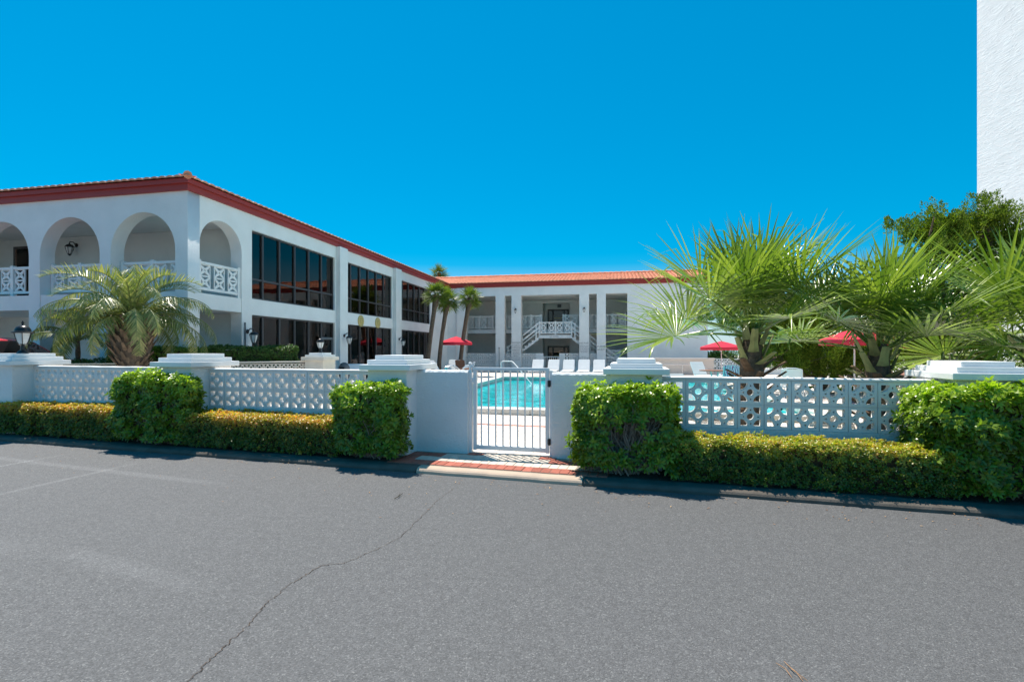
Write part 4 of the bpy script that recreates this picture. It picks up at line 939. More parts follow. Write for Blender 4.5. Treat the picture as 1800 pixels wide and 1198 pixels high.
def hedge(name, label, cat, org, ang, sx, sy, z0, z1, dens, leaf, m, tonefn, seed, nl=6, spread=(.15, 1.0), bulge=.05, core=.09, group=None, thin=None, bed=0):
    R = np.random.default_rng(seed); o = thing(name, label, cat, (org[0], org[1], bed), ang, group)
    area = sx * (z1 - z0) * 1.35 + sx * sy + 2 * sy * (z1 - z0); n = int(area * dens)
    P, N = shell_points(n, sx, sy, z0, z1, R, bulge)
    keep = np.ones(n, bool) if thin is None else thin(P, R)
    P, N = P[keep], N[keep]; n = len(P)
    depth = R.exponential(.022, n) - (R.uniform(size=n) < .12) * R.uniform(.01, .05, n) * (leaf[0] / .05); P = P - N * depth[:, None] - N * .012
    A = unit(N + np.array([0, 0, .55]) + R.normal(size=(n, 3)) * .38)
    V, F, T = whorls(P, A, nl, leaf[0], leaf[1], spread, R, tonefn(P, N, R) if tonefn else None)
    f = link('foliage', rawmesh('foliage', V, F, m, T), o, kind='stuff')
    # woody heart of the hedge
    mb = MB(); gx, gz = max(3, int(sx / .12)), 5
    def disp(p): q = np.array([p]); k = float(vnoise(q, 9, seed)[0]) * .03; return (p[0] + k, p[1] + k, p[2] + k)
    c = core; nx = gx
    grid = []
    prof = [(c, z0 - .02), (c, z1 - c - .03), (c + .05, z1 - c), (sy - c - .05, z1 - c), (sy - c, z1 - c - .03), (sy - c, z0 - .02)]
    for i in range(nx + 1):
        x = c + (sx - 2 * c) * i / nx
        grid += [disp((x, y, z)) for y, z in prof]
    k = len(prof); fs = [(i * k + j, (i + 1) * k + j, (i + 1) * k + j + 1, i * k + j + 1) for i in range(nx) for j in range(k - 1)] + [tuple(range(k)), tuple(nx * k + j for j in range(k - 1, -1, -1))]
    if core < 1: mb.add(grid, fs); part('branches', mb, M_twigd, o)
    return o
def hedge_tone(z1):
    def f(P, N, R):
        t = np.clip((P[:, 2] - (z1 - .24)) / .22, 0, 1) * (.75 + .35 * vnoise(P, 6, 5)); t = np.clip(t * 1.15 + R.uniform(-.25, .2, len(P)), 0, 1)
        return np.where(R.uniform(size=len(P)) < .03, .9, t)
    return f
def bush_tone(z1):
    def f(P, N, R):
        t = np.clip((P[:, 2] - (z1 - .45)) / .45, 0, 1); return np.clip(t * .8 + .25 * vnoise(P, 7, 2) + R.uniform(-.25, .25, len(P)), 0, 1)
    return f
def along_kerb(px, off):
    """point on the kerb line shifted inwards by off, seen at this column of the photograph"""
    a = (px - HX) / FPX; c0 = 5.82 + off / cos(atan2(.288, 1)) ; Y = c0 / (1 + .288 * a); return (a * Y, Y)
KA = atan2(-.288, 1)
def kerb_hedge(px0, px1, off, sy, z1, label, seed, m=None, **k):
    A, B = along_kerb(px0, off), along_kerb(px1, off); L = sqrt((A[0] - B[0]) ** 2 + (A[1] - B[1]) ** 2)
    return hedge('low_hedge', label, 'hedge', A, KA, L, sy, .02, z1, 1500, (.034, .017), m or L_hedge, hedge_tone(z1), seed, nl=5, bulge=.035, group='low hedges along the kerb', **k)
kerb_hedge(-60, 200, .17, .55, .53, 'low bronze-tipped hedge at the far left, below the lantern pillar', 11)
kerb_hedge(300, 590, .17, .62, .50, 'low bronze-tipped hedge between the two green bushes left of the gate', 12)
kerb_hedge(1175, 1700, .20, .60, .47, 'long low bronze-tipped hedge under the longest pierced wall', 13, m=L_hedge2)
def kerb_bush(px0, px1, off, sy, z1, label, seed, dens=400, **k):
    A, B = along_kerb(px0, off), along_kerb(px1, off); L = sqrt((A[0] - B[0]) ** 2 + (A[1] - B[1]) ** 2)
    return hedge('clipped_bush', label, 'bush', A, KA, L, sy, .08, z1, dens, (.078, .026), L_bush, bush_tone(z1), seed, nl=8, spread=(.05, .8), bulge=.075, group='clipped green bushes along the kerb', **k)
kerb_bush(192, 322, .14, .38, 1.05, 'square clipped green bush in front of the second pillar', 21)
kerb_bush(580, 694, .14, .42, .97, 'square clipped green bush beside the brick walk, left of the gate', 22)
kerb_bush(1648, 2040, .22, .80, 1.05, 'largest clipped green bush at the right edge, hiding the shaded pillar', 24, dens=430)
def thin3(P, R):
    d = np.exp(-(((P[:, 0] - .62) / .42) ** 2 + ((P[:, 2] - .42) / .30) ** 2)); front = P[:, 1] < .5
    return R.uniform(size=len(P)) > np.where(front, d * .97, .45)
b3 = kerb_bush(1010, 1186, .20, .72, .98, 'leggy clipped bush with bare grey twigs, right of the gate', 23, dens=560, thin=thin3, core=2)
L3 = along_kerb(1186, .20)[0] - along_kerb(1010, .20)[0]; L3 /= cos(KA)
def twigs(parent, L, sy, z1, n, seed, r0=.007):
    R = random.Random(seed); mb = MB()
    for i in range(n):
        x, y = L * (.5 + R.gauss(0, .13)), sy * (.5 + R.gauss(0, .12)); p = Vector((x, y, .0)); tx, ty = L * R.uniform(.05, .95), sy * R.uniform(.02, .98); tz = z1 * R.uniform(.55, .96)
        pts = [p]; k = 6
        for j in range(1, k + 1):
            f = j / k; pts.append(Vector((x + (tx - x) * f ** .8 + R.uniform(-.02, .02), y + (ty - y) * f ** .7 + R.uniform(-.02, .02), tz * f ** 1.1 + R.uniform(-.01, .01))))
        mb.tube(pts, [r0 * (1.5 - f) for f in [j / k for j in range(k + 1)]], 4, cap=False)
        for j in range(3):
            b = pts[R.randint(2, 5)]; e = b + Vector((R.uniform(-.16, .16), R.uniform(-.14, .1), R.uniform(.05, .22))); mb.tube([b, (b + e) / 2 + Vector((R.uniform(-.02, .02),) * 3), e], [r0 * .6, r0 * .5, r0 * .3], 3, cap=False)
    o = part('twigs', mb, M_twig, parent); o['kind'] = 'stuff'
twigs(b3, L3, .66, .98, 330, 5, .009)
part('stem', MB().tube([(L3 * .5, .35, -.05), (L3 * .52, .33, .12), (L3 * .45, .3, .3)], [.03, .026, .016], 7).tube([(L3 * .52, .36, -.05), (L3 * .62, .3, .14), (L3 * .78, .26, .28)], [.025, .02, .012], 7), M_twig, b3, True)
for bush, (q0, q1), sy_, zt_, n_, sd_ in zip([o for o in bpy.data.objects if o.name.startswith('clipped_bush') and o is not b3], [(192, 322), (580, 694), (1648, 2040)], (.38, .42, .80), (1.0, .92, 1.0), (110, 110, 160), (6, 7, 8)):
    Lb = (along_kerb(q1, .18)[0] - along_kerb(q0, .18)[0]) / cos(KA); twigs(bush, Lb, sy_, zt_, n_, sd_, .006)
# planter hedges round the building corner
def free_hedge(name, label, A, B, sy, z0, z1, m, seed, dens=420, leaf=(.05, .022), nl=5):
    L = sqrt((A[0] - B[0]) ** 2 + (A[1] - B[1]) ** 2)
    return hedge(name, label, 'hedge', A, atan2(B[1] - A[1], B[0] - A[0]), L, sy, z0, z1, dens, leaf, m, None, seed, nl=nl, group='hedges in the raised planter')
W1, W2 = (-10.9, 11.35), (-5.95, 14.5)
wd = Vector((W2[0] - W1[0], W2[1] - W1[1], 0)); wlen = wd.length; wdn = wd.normalized(); wa = atan2(wd.y, wd.x)
pl = thing('planter_wall', 'low cream pierced block wall of the raised planter by the building corner', 'wall', (*W1, 0), wa)
SB2 = breeze_mesh('breeze_block', .20, .09, M_cream)
ZT = 1.15
part('wall_base', MB().box(0, wlen, 0, .10, -.1, ZT - .50), M_cream, pl); part('cap', MB().box(0, wlen, -.01, .11, ZT - .038, ZT), M_cream, pl)
nb = int(wlen / .203)
for r in range(2):
    for i in range(nb): link('breeze_block', SB2, pl, (i * wlen / nb, .005, ZT - .498 + r * .23))
    part('block_course', MB().box(0, wlen, .006, .094, ZT - .296 + r * .23, ZT - .27 + r * .23 - (.0 if r else 0)), M_cream, pl) if r == 0 else None
pp, _ = None, None
pc = thing('stepped_pillar', 'cream stepped pillar with a lantern at the end of the planter wall', 'pillar', (W2[0] + .25, W2[1] + .05, 0), -WA)
part('shaft', MB().box(-.30, .30, -.3, .3, -.1, 1.17), M_cream, pc); part('cap_step', MB().box(-.38, .38, -.38, .38, 1.171, 1.27), M_cream, pc, bevel=.008)
part('cap_step', MB().box(-.30, .30, -.3, .3, 1.271, 1.33), M_white, pc); part('cap_step', MB().box(-.22, .22, -.22, .22, 1.331, 1.39), M_white, pc)
l2 = thing('post_lantern', 'small black lantern with white glass on the cream planter pillar', 'lantern', (W2[0] + .25, W2[1] + .05, 1.391), .3, 'lanterns on pillar caps')
lantern_parts(l2, .82)
p = lambda s, o: (W1[0] + wdn.x * s - wdn.y * o, W1[1] + wdn.y * s + wdn.x * o)
struct('planter_bed', MB().add([(*p(-3, .1), .95), (*p(wlen, .1), .95), (*bl(2.0, 2.3), .95), (*bl(.5, -.2), .95), (*bl(-8, -.2), .95)], [(0, 1, 2, 3, 4)]), M_mulch)
free_hedge('dark_hedge', 'dark green rounded hedge behind the planter wall in front of the first windows', p(3.3, .3), p(5.55, .3), .9, .9, 1.56, L_dkhedge, 31, 700)
free_hedge('bright_hedge', 'bright green low hedge between palm and dark hedge in the planter', p(1.9, .45), p(3.5, .45), .8, .9, 1.53, L_lthedge, 32, 600)
free_hedge('ground_hedge', 'thin dark green planting along the planter wall under the palm', p(-2.4, .12), p(1.3, .12), .35, .9, 1.22, L_dkhedge, 33, 600)
free_hedge('palm_shrub', 'small dark shrub at the foot of the feathery palm', p(1.15, .3), p(1.95, .3), .6, .9, 1.55, L_dkhedge, 34, 600)

# ---------------------------------------------------------------- palms
def fan_frond(az, el, pet, Rb, seed, nseg=40, g=.5, w=.030, span=2.75, nsub=6):
    """costapalmate leaf: petiole, then folded blades spreading in a fan and drooping at the tips"""
    R = random.Random(seed); V = []; F = []
    D = Vector((cos(el) * cos(az), cos(el) * sin(az), sin(el))); H = Vector((cos(az), sin(az), 0))
    pts = []; p = Vector((0, 0, 0)); d = D.copy(); k = 7
    for i in range(k + 1):
        pts.append(p.copy()); p = p + d * (pet / k); d = (d + Vector((0, 0, -.055 * g * 2)) + H * .01).normalized()
    A = d; S = A.cross(Vector((0, 0, 1))); S = S.normalized() if S.length > .1 else H.cross(Vector((0, 0, 1))).normalized(); N = S.cross(A).normalized()
    mb = MB(); mb.tube(pts, [.022 * (1.25 - .8 * i / k) for i in range(k + 1)], 5, cap=False)
    V = [Vector(v) for v in mb.v]; T = []
    for f in mb.f: T += [(f[0], f[1], f[2]), (f[0], f[2], f[3])]
    hub = pts[-1]; roll = R.uniform(-.5, .5)
    S, N = S * cos(roll) + N * sin(roll), N * cos(roll) - S * sin(roll)
    for i in range(nseg):
        ph = -span + 2 * span * (i + .5) / nseg + R.uniform(-.03, .03)
        lenf = Rb * (.70 + .30 * cos(ph * .55)) * R.uniform(.86, 1.08); wmax = w * R.uniform(.8, 1.15)
        rad = (A * cos(ph) + S * sin(ph)); rad = (rad + N * (.38 * abs(sin(ph)) ** 1.3 + .06 * R.uniform(-1, 1))).normalized(); lat = N.cross(rad).normalized()
        start = hub + A * (.10 * cos(ph) * Rb * .5); prev = None; dd = rad.copy(); q = start.copy(); dr = g * R.uniform(.6, 1.5)
        brk = R.random() < .16
        for j in range(nsub + 1):
            f = j / nsub; wd_ = min(wmax, max(.004, f * lenf * (2 * span / nseg) * .95)) * (1 - max(0, f - .5) / .5) ** .8 + .0012
            up = dd.cross(lat).normalized() * -1
            a, b, c = q - lat * wd_ / 2 , q + up * wd_ * .22, q + lat * wd_ / 2; o = len(V); V += [a, b, c]
            if prev is not None: T += [(prev, prev + 1, o), (prev + 1, o + 1, o), (prev + 1, prev + 2, o + 1), (prev + 2, o + 2, o + 1)]
            prev = o
            q = q + dd * (lenf / nsub); bend = dr * (f ** 1.6) * .42 + (.9 if brk and j == int(nsub * .55) else 0)
            dd = (dd + Vector((0, 0, -bend))).normalized(); l2_ = lat - dd * lat.dot(dd); lat = l2_.normalized() if l2_.length > .05 else lat
    return rawmesh('frond', [tuple(v) for v in V], T, None)
def big_fan_palm(label, base, zc, fronds, seed, trunk_r=.20, group='large fan palms behind the right wall'):
    R = random.Random(seed); o = thing('fan_palm', label, 'palm tree', base, 0, group)
    part('trunk', MB().tube([(0, 0, -.1), (.01, 0, zc * .4), (-.01, .01, zc * .8), (0, 0, zc + .15)], [trunk_r * 1.05, trunk_r, trunk_r * .85, trunk_r * .5], 14), M_bark, o, True)
    # old leaf bases, split and pointing up and out
    for i in range(34):
        f = i / 34; z = .35 + (zc - .35) * f; az = i * 2.4; L = R.uniform(.28, .5); tilt = R.uniform(.35, .75) if f < .7 else R.uniform(.9, 1.25)
        w0, w1 = .085, .05
        D = Vector((cos(az) * cos(tilt), sin(az) * cos(tilt), sin(tilt))); S = Vector((-sin(az), cos(az), 0)); N = S.cross(D)
        b = Vector((cos(az) * trunk_r * .8, sin(az) * trunk_r * .8, z)); vs = []
        for fr, w, t in ((0, w0, .03), (.35, w0 * .7, .028), (.75, w1 * 1.1, .022), (1, w1 * .95, .018)):
            c = b + D * L * fr; vs += [c - S * w, c - N * t, c + S * w, c + N * t * .6]
        fs = [(q * 4 + j, q * 4 + (j + 1) % 4, q * 4 + 4 + (j + 1) % 4, q * 4 + 4 + j) for q in range(3) for j in range(4)] + [(3, 2, 1, 0), (12, 13, 14, 15)]
        part('leaf_base', MB().add(vs, fs), M_bootg if f > .62 else M_boot, o)
    for i, (az, el, pet, Rb) in enumerate(fronds):
        me = fan_frond(radians(az), radians(el), pet, Rb, seed * 100 + i, nseg=44, w=.043, g=.24 + .12 * (el < 30)); me.materials.append(L_fan)
        link('frond', me, o, (0, 0, zc))
    return o
def auto_fronds(n, seed, pet=(1.0, 1.3), Rb=(1.0, 1.25), lo=-5, hi=84):
    R = random.Random(seed); out = []
    for i in range(n):
        f = i / (n - 1); out.append((i * 137.5 + R.uniform(-14, 14), hi - (hi - lo) * f ** 1.15 + R.uniform(-7, 7), R.uniform(*pet) * (.80 + .22 * f), R.uniform(*Rb) * (.92 if f < .12 else 1)))
    return out
base = AT(1322, 660, 8.0)
big_fan_palm('nearest left fan palm, standing clear against the blue sky', (base[0], base[1], 0), 1.68, auto_fronds(18, 2, lo=10, pet=(1.0, 1.35), Rb=(1.05, 1.25)), 41)
base = AT(1545, 660, 7.6)
big_fan_palm('middle fan palm between the red umbrella and the shaded pillar', (base[0], base[1], 0), 1.42, auto_fronds(16, 5, lo=18, pet=(.85, 1.15), Rb=(.95, 1.2)), 42)
base = AT(1830, 660, 7.3)
big_fan_palm('fan palm at the right edge, its trunk outside the picture', (base[0], base[1], 0), 1.50, auto_fronds(19, 9, lo=-25), 43)

def small_fan(name, label, base, top, lean, r, seed, rb=.62, n=22, group=None, tr=.13):
    """slender cabbage palm: leaning trunk and a dense round head"""
    R = random.Random(seed); o = thing(name, label, 'palm tree', base, 0, group)
    H = top[2] - base[2]; dx, dy = top[0] - base[0], top[1] - base[1]
    pts = [(dx * (f ** lean), dy * (f ** lean), H * f) for f in (0, .2, .4, .6, .8, .95, 1.02)]
    part('trunk', MB().tube(pts, [tr * 1.25, tr * 1.05, tr, tr, tr * 1.05, tr * 1.5, tr * 1.2], 10), M_bark, o, True)
    bt = MB()
    for i in range(12):
        az = i * 2.4; b = Vector((dx, dy, H * .97)) + Vector((cos(az), sin(az), 0)) * tr; bt.tube([b, b + Vector((cos(az) * .16, sin(az) * .16, .12 + .02 * (i % 4)))], [.035, .015], 4)
    part('leaf_bases', bt, M_boot, o)
    for i in range(n):
        f = i / (n - 1); el = radians(80 - 125 * f + R.uniform(-8, 8)); me = fan_frond(i * 2.4 + R.uniform(-.2, .2), el, .42, rb, seed * 100 + i, nseg=22, g=.5, w=.05, nsub=4, span=2.4); me.materials.append(L_fanf)
        link('frond', me, o, (dx, dy, H))
    return o
GP = 'slender palms in the inner corner'
def zp(px, py, Y): q = AT(px, py, Y); return q
small_fan('slender_palm', 'slender palm nearest the windows, its head overlapping the last bay', (*AT(750, 650, 27)[:2], 0), AT(767, 520, 27), 1.3, 0, 51, rb=.56, group=GP, tr=.115)
small_fan('slender_palm', 'middle slender palm of the three beside the inner corner', (*AT(771, 650, 28)[:2], 0), AT(787, 530, 28), 1.6, 0, 52, rb=.52, group=GP, tr=.115)
small_fan('slender_palm', 'shortest slender palm, its trunk crossing the first opening of the colonnade', (*AT(808, 650, 28.6)[:2], 0), AT(826, 526, 28.6), 1.5, 0, 53, rb=.50, group=GP, tr=.115)
small_fan('distant_palm', 'palm head showing above the roof at the inner corner', (*AT(772, 650, 44)[:2], 0), AT(772, 482, 44), 1, 0, 54, rb=.75, n=16)

def feather_frond(az, el, L, seed, nl=44, leafL=.42, curve=1.0):
    R = random.Random(seed); V = []; T = []; p = Vector((0, 0, 0)); H = Vector((cos(az), sin(az), 0)); S = Vector((-sin(az), cos(az), 0)); e = el; k = 26; pts = []; dirs = []
    for i in range(k + 1):
        d = H * cos(e) + Vector((0, 0, 1)) * sin(e); pts.append(p.copy()); dirs.append(d); p = p + d * (L / k); e -= curve * (.55 + 1.5 * (i / k)) * .075
    mb = MB(); mb.tube(pts, [.020 * (1.1 - i / k) + .002 for i in range(k + 1)], 5, cap=False); V = [Vector(v) for v in mb.v]
    for f in mb.f: T += [(f[0], f[1], f[2]), (f[0], f[2], f[3])]
    for i in range(nl):
        f = .16 + .84 * i / nl; x = f * k; a = min(int(x), k - 1); b = pts[a].lerp(pts[a + 1], x - a); d = dirs[a]; up = S.cross(d).normalized(); up = up if up.z > 0 or True else -up
        up = d.cross(S).normalized() * -1; up = up if (up.dot(Vector((0, 0, 1))) > 0 or e < -1) else -up
        LL = leafL * (sin(pi * min(1, .18 + f * .82)) ** .6 * .85 + .15) * R.uniform(.85, 1.1)
        for s in (-1, 1):
            q = b.copy(); dd = (S * s * .72 + d * (.55 + .4 * f) + up * .75 + Vector((R.uniform(-.22, .22), R.uniform(-.22, .22), R.uniform(-.22, .22)))).normalized(); prev = None; n2 = 4
            for j in range(n2 + 1):
                g = j / n2; w = .010 * (1 - g ** 2.2) + .0008; lat = dd.cross(up); lat = lat.normalized() if lat.length > .05 else S
                o = len(V); V += [q - lat * w, q + lat * w]
                if prev is not None: T += [(prev, prev + 1, o), (prev + 1, o + 1, o)]
                prev = o; q = q + dd * LL / n2; dd = (dd + Vector((0, 0, -.045 * (1 + g)))).normalized()
    return rawmesh('frond', [tuple(v) for v in V], T, L_pindo)
def pindo(label, base, H, n, L, seed, tr=.26):
    R = random.Random(seed); o = thing('feather_palm', label, 'palm tree', base, 0)
    part('trunk', MB().tube([(0, 0, 0), (0, 0, H * .25), (0, 0, H * .6), (0, 0, H + .1)], [tr * .75, tr * .95, tr * 1.25, tr * .7], 14), M_bark, o, True)
    if H > .8:
        for i in range(110):
            f = i / 110; z = .02 + (H - .02) * f; az = i * 2.399; L2 = R.uniform(.20, .38); tilt = R.uniform(.75, 1.15); rr = tr * (.72 + .50 * min(f / .6, 1))
            D = Vector((cos(az) * cos(tilt), sin(az) * cos(tilt), sin(tilt))); S = Vector((-sin(az), cos(az), 0)); N = S.cross(D); b = Vector((cos(az) * rr * .9, sin(az) * rr * .9, z)); vs = []
            for fr, w, t in ((0, .055, .022), (.5, .042, .02), (.9, .030, .016), (1, .018, .01)):
                c = b + D * L2 * fr; vs += [c - S * w, c - N * t, c + S * w, c + N * t * .6]
            fs = [(q * 4 + j, q * 4 + (j + 1) % 4, q * 4 + 4 + (j + 1) % 4, q * 4 + 4 + j) for q in range(3) for j in range(4)] + [(3, 2, 1, 0), (12, 13, 14, 15)]
            part('leaf_base', MB().add(vs, fs), M_boot, o)
    for i in range(n):
        f = i / (n - 1); el = radians(82 - 66 * f + R.uniform(-7, 7)); link('frond', feather_frond(i * 2.399 + R.uniform(-.2, .2), el, L * R.uniform(.85, 1.1), seed * 100 + i, leafL=.20 * L, curve=.72 + .25 * f), o, (0, 0, H))
    return o
b = AT(232, 640, 11.6)
pindo('silvery feather palm with fat shaggy trunk in front of the arches', (b[0], b[1], .95), 1.15, 44, 2.05, 61, tr=.33)
b = AT(137, 640, 12.6)
pindo('thin young feather palm left of the shaggy palm', (b[0], b[1], .95), .75, 11, 1.35, 62, tr=.045)

# ---------------------------------------------------------------- junipers
def juniper(label, base, limbs, seed, clump_r=.42, dens=260, group='wind-blown junipers'):
    """twisted conifer: limbs are paths; tufted clumps sit along their outer part"""
    R = np.random.default_rng(seed); RR = random.Random(seed); o = thing('juniper_tree', label, 'tree', base, 0, group)
    tk = MB(); Ps, Ds = [], []
    for pts, rad, nclump in limbs:
        P = [Vector(p) for p in pts]; fine_ = []
        for i in range(len(P) - 1):
            for k in range(4): fine_.append(P[i].lerp(P[i + 1], k / 4) + Vector((RR.uniform(-1, 1), RR.uniform(-1, 1), RR.uniform(-1, 1))) * rad * .45)
        fine_.append(P[-1]); tk.tube(fine_, [rad * (1 - .8 * i / len(fine_)) for i in range(len(fine_))], 7)
        for c in range(nclump):
            f = RR.uniform(.28, 1.05); x = min(f, .999) * (len(P) - 1); a = int(x); q = P[a].lerp(P[a + 1], x - a); r = clump_r * RR.uniform(.55, 1.1)
            q = q + Vector((RR.gauss(0, .6), RR.gauss(0, .5), abs(RR.gauss(0, .45)) - .06)) * clump_r * 1.6
            for fl in range(8):
                # one pointed tuft: a teardrop shell of scale sprays
                n = int(dens * RR.uniform(.7, 1.3)); oc = unit(R.normal(size=(1, 3)))[0] * r * R.uniform(.35, 1.0); oc[2] = abs(oc[2]) * .9 - .05
                axv = np.array((RR.uniform(-.35, .5), RR.uniform(-.4, .3), 1.0)) + oc / r * .55; axv /= np.linalg.norm(axv)
                fr_ = r * RR.uniform(.24, .40); d = unit(R.normal(size=(n, 3))); el = (d @ axv)[:, None]
                pos = np.array(q) + oc + d * fr_ * R.uniform(.75, 1.0, n)[:, None] * (1 - .55 * np.clip(el, 0, 1)) + axv * np.clip(el, -.4, 1) * fr_ * 1.9
                Ps.append(pos); Ds.append(unit(d * .8 + axv * 1.1 + R.normal(size=(n, 3)) * .3))
            if c % 3 == 0: tk.tube([P[a], (P[a] + q) / 2 + Vector((RR.uniform(-.1, .1),) * 3), q], [rad * .35, rad * .2, .01], 5, cap=False)
    P_, D_ = np.concatenate(Ps), np.concatenate(Ds); n = len(P_)
    V, F = leaves(P_, D_, unit(R.normal(size=(n, 3))), R.uniform(.035, .07, n), R.uniform(.014, .028, n), R, six=False)
    part('trunk', tk, M_bark, o, True); link('foliage', rawmesh('foliage', V, F, L_junip), o, kind='stuff'); return o
def rel(base, pts): return [(a - base[0], b - base[1], c) for a, b, c in pts]
J1 = AT(1452, 665, 16.9); J1 = (J1[0], J1[1], 0)
def PA(l): return [AT(a_, b_, c_) for a_, b_, c_ in l]
juniper('leaning dark juniper between the two left fan palms', J1, [
    (rel(J1, [J1] + PA([(1430, 640, 16.8), (1395, 615, 16.7), (1350, 575, 16.6), (1300, 560, 16.6), (1270, 562, 16.6)])), .15, 46),
    (rel(J1, [J1] + PA([(1425, 640, 16.9), (1400, 600, 17.1), (1380, 560, 17.2), (1395, 530, 17.2)])), .13, 46),
    (rel(J1, [J1] + PA([(1440, 620, 17.0), (1450, 570, 17.1), (1460, 530, 17.3)])), .12, 34),
    (rel(J1, [J1] + PA([(1400, 648, 16.6), (1370, 628, 16.4), (1330, 600, 16.4)])), .10, 30),
    (rel(J1, [J1] + PA([(1500, 620, 17.1), (1540, 590, 17.2), (1580, 560, 17.3)])), .12, 44),
    (rel(J1, [J1] + PA([(1490, 630, 16.9), (1540, 620, 16.8), (1600, 615, 16.8)])), .10, 44),
    (rel(J1, [J1] + PA([(1420, 655, 16.7), (1390, 635, 16.5), (1360, 622, 16.4)])), .08, 40),
    (rel(J1, [J1] + PA([(1480, 650, 16.6), (1520, 640, 16.4), (1570, 632, 16.3)])), .08, 44)], 71, .52, 130)
J2 = AT(1720, 665, 11.6); J2 = (J2[0], J2[1], 0)
juniper('tall spiky juniper in front of the white tower', J2, [
    (rel(J2, [J2] + PA([(1705, 600, 11.6), (1690, 520, 11.6), (1665, 440, 11.6), (1650, 395, 11.6)])), .17, 50),
    (rel(J2, [J2] + PA([(1725, 590, 11.7), (1745, 500, 11.8), (1740, 420, 11.8), (1735, 392, 11.8)])), .15, 50),
    (rel(J2, [J2] + PA([(1750, 560, 11.6), (1790, 480, 11.7), (1810, 425, 11.8)])), .13, 44),
    (rel(J2, [J2] + PA([(1680, 560, 11.7), (1650, 490, 11.8), (1632, 425, 11.9), (1625, 400, 11.9)])), .12, 30),
    (rel(J2, [J2] + PA([(1660, 600, 11.8), (1640, 580, 11.9), (1600, 520, 12.0), (1590, 490, 12.0)])), .12, 34),
    (rel(J2, [J2] + PA([(1680, 630, 11.8), (1640, 610, 11.7), (1600, 590, 11.6)])), .10, 40),
    (rel(J2, [J2] + PA([(1700, 640, 11.7), (1665, 625, 11.6), (1630, 625, 11.6)])), .09, 34)], 72, .32, 88)
def shrub_mass(name, label, base, sz, m, seed, n=2600, cat='shrub'):
    R = np.random.default_rng(seed); o = thing(name, label, cat, base, 0); d = unit(R.normal(size=(n, 3))); d[:, 2] = abs(d[:, 2])
    P = d * np.array(sz) * (R.uniform(.55, 1, n) ** .5)[:, None] * (1 + .2 * vnoise(d * 4, 2, seed))[:, None]
    V, F = leaves(P, unit(d + R.normal(size=(n, 3)) * .5), unit(R.normal(size=(n, 3))), R.uniform(.12, .26, n), R.uniform(.06, .12, n), R, six=False)
    link('foliage', rawmesh('foliage', V, F, m), o, kind='stuff'); part('stem', MB().tube([(0, 0, -.1), (0, 0, sz[2] * .6)], [.12, .05], 7), M_bark, o, True); return o
q = AT(1262, 650, 34); shrub_mass('dark_shrub', 'dark rounded shrub past the end of the ramp wall', (q[0], q[1], 0), (1.6, 1.2, 1.35), L_dkhedge, 81)
q = AT(1300, 650, 60); shrub_mass('dark_shrub', 'far dark scrub on the horizon behind the small umbrella', (q[0], q[1], 0), (4.5, 2, 1.6), L_dkhedge, 82)
q = AT(1680, 650, 17); shrub_mass('dark_shrub', 'dark scrub under the spiky juniper', (q[0], q[1], 0), (4.5, 1.5, 2.2), L_dkhedge, 83, 5200)

# ---------------------------------------------------------------- umbrellas, loungers, tables
def umbrella(label, base, Rr, top, drop, seed, n=6, tilt=(0, 0)):
    o = thing('patio_umbrella', label, 'umbrella', base, seed * .4, 'red patio umbrellas'); vs = [(0, 0, top)]; fs = []; zc = top - drop
    m = 4
    for k in range(n * m):
        a = 2 * pi * k / (n * m); f = (k % m) / m; sag = 1 - .055 * sin(pi * f)
        for j, r in enumerate((.33, .66, 1.0)):
            vs.append((Rr * r * cos(a) * sag, Rr * r * sin(a) * sag, top - drop * (r ** 1.15) - .02 * sin(pi * f) * r))
        r = 1.0; vs.append((Rr * cos(a) * sag, Rr * sin(a) * sag, zc - .02 * sin(pi * f) - .17 + .02 * sin(pi * f)))
    N = n * m
    for k in range(N):
        a, b = 1 + k * 4, 1 + ((k + 1) % N) * 4; fs.append((0, a, b))
        for j in range(3): fs.append((a + j, a + j + 1, b + j + 1, b + j))
    c = part('canopy', MB().add(vs, fs), M_umb, o, True)
    sm = c.modifiers.new('cloth', 'SOLIDIFY'); sm.thickness = .006
    part('pole', MB().tube([(0, 0, 0), (0, 0, top + .03)], .022, 8), M_whmetal, o, True); part('finial', MB().lathe([(.02, 0), (.035, .03), (.01, .07)], 8, (0, 0, top + .02)), M_whmetal, o, True)
    rb = MB()
    for k in range(n):
        a = 2 * pi * k / n; rb.tube([(0, 0, top - .03), (Rr * .98 * cos(a), Rr * .98 * sin(a), zc - .012)], .010, 4); rb.tube([(0, 0, top - .55), (Rr * .5 * cos(a), Rr * .5 * sin(a), top - drop * .5)], .008, 4)
    part('ribs', rb, M_whmetal, o); part('base', MB().lathe([(.25, 0), (.24, .05), (.05, .09)], 14), M_grey, o, True); return o
umbrella('red umbrella left of the pool, by the leaning slender palms', (*AT(802, 650, 29)[:2], 0), .98, 2.28, .34, 1)
umbrella('red umbrella just right of the blank rear wall', (*AT(1268, 650, 26)[:2], 0), 1.06, 1.95, .32, 2)
umbrella('red umbrella half hidden by the middle fan palm', (*AT(1502, 650, 13.8)[:2], 0), .90, 2.07, .30, 3)
umbrella('faded red umbrella glimpsed behind the fronds further right', (*AT(1605, 650, 13.2)[:2], 0), .8, 1.96, .28, 4)

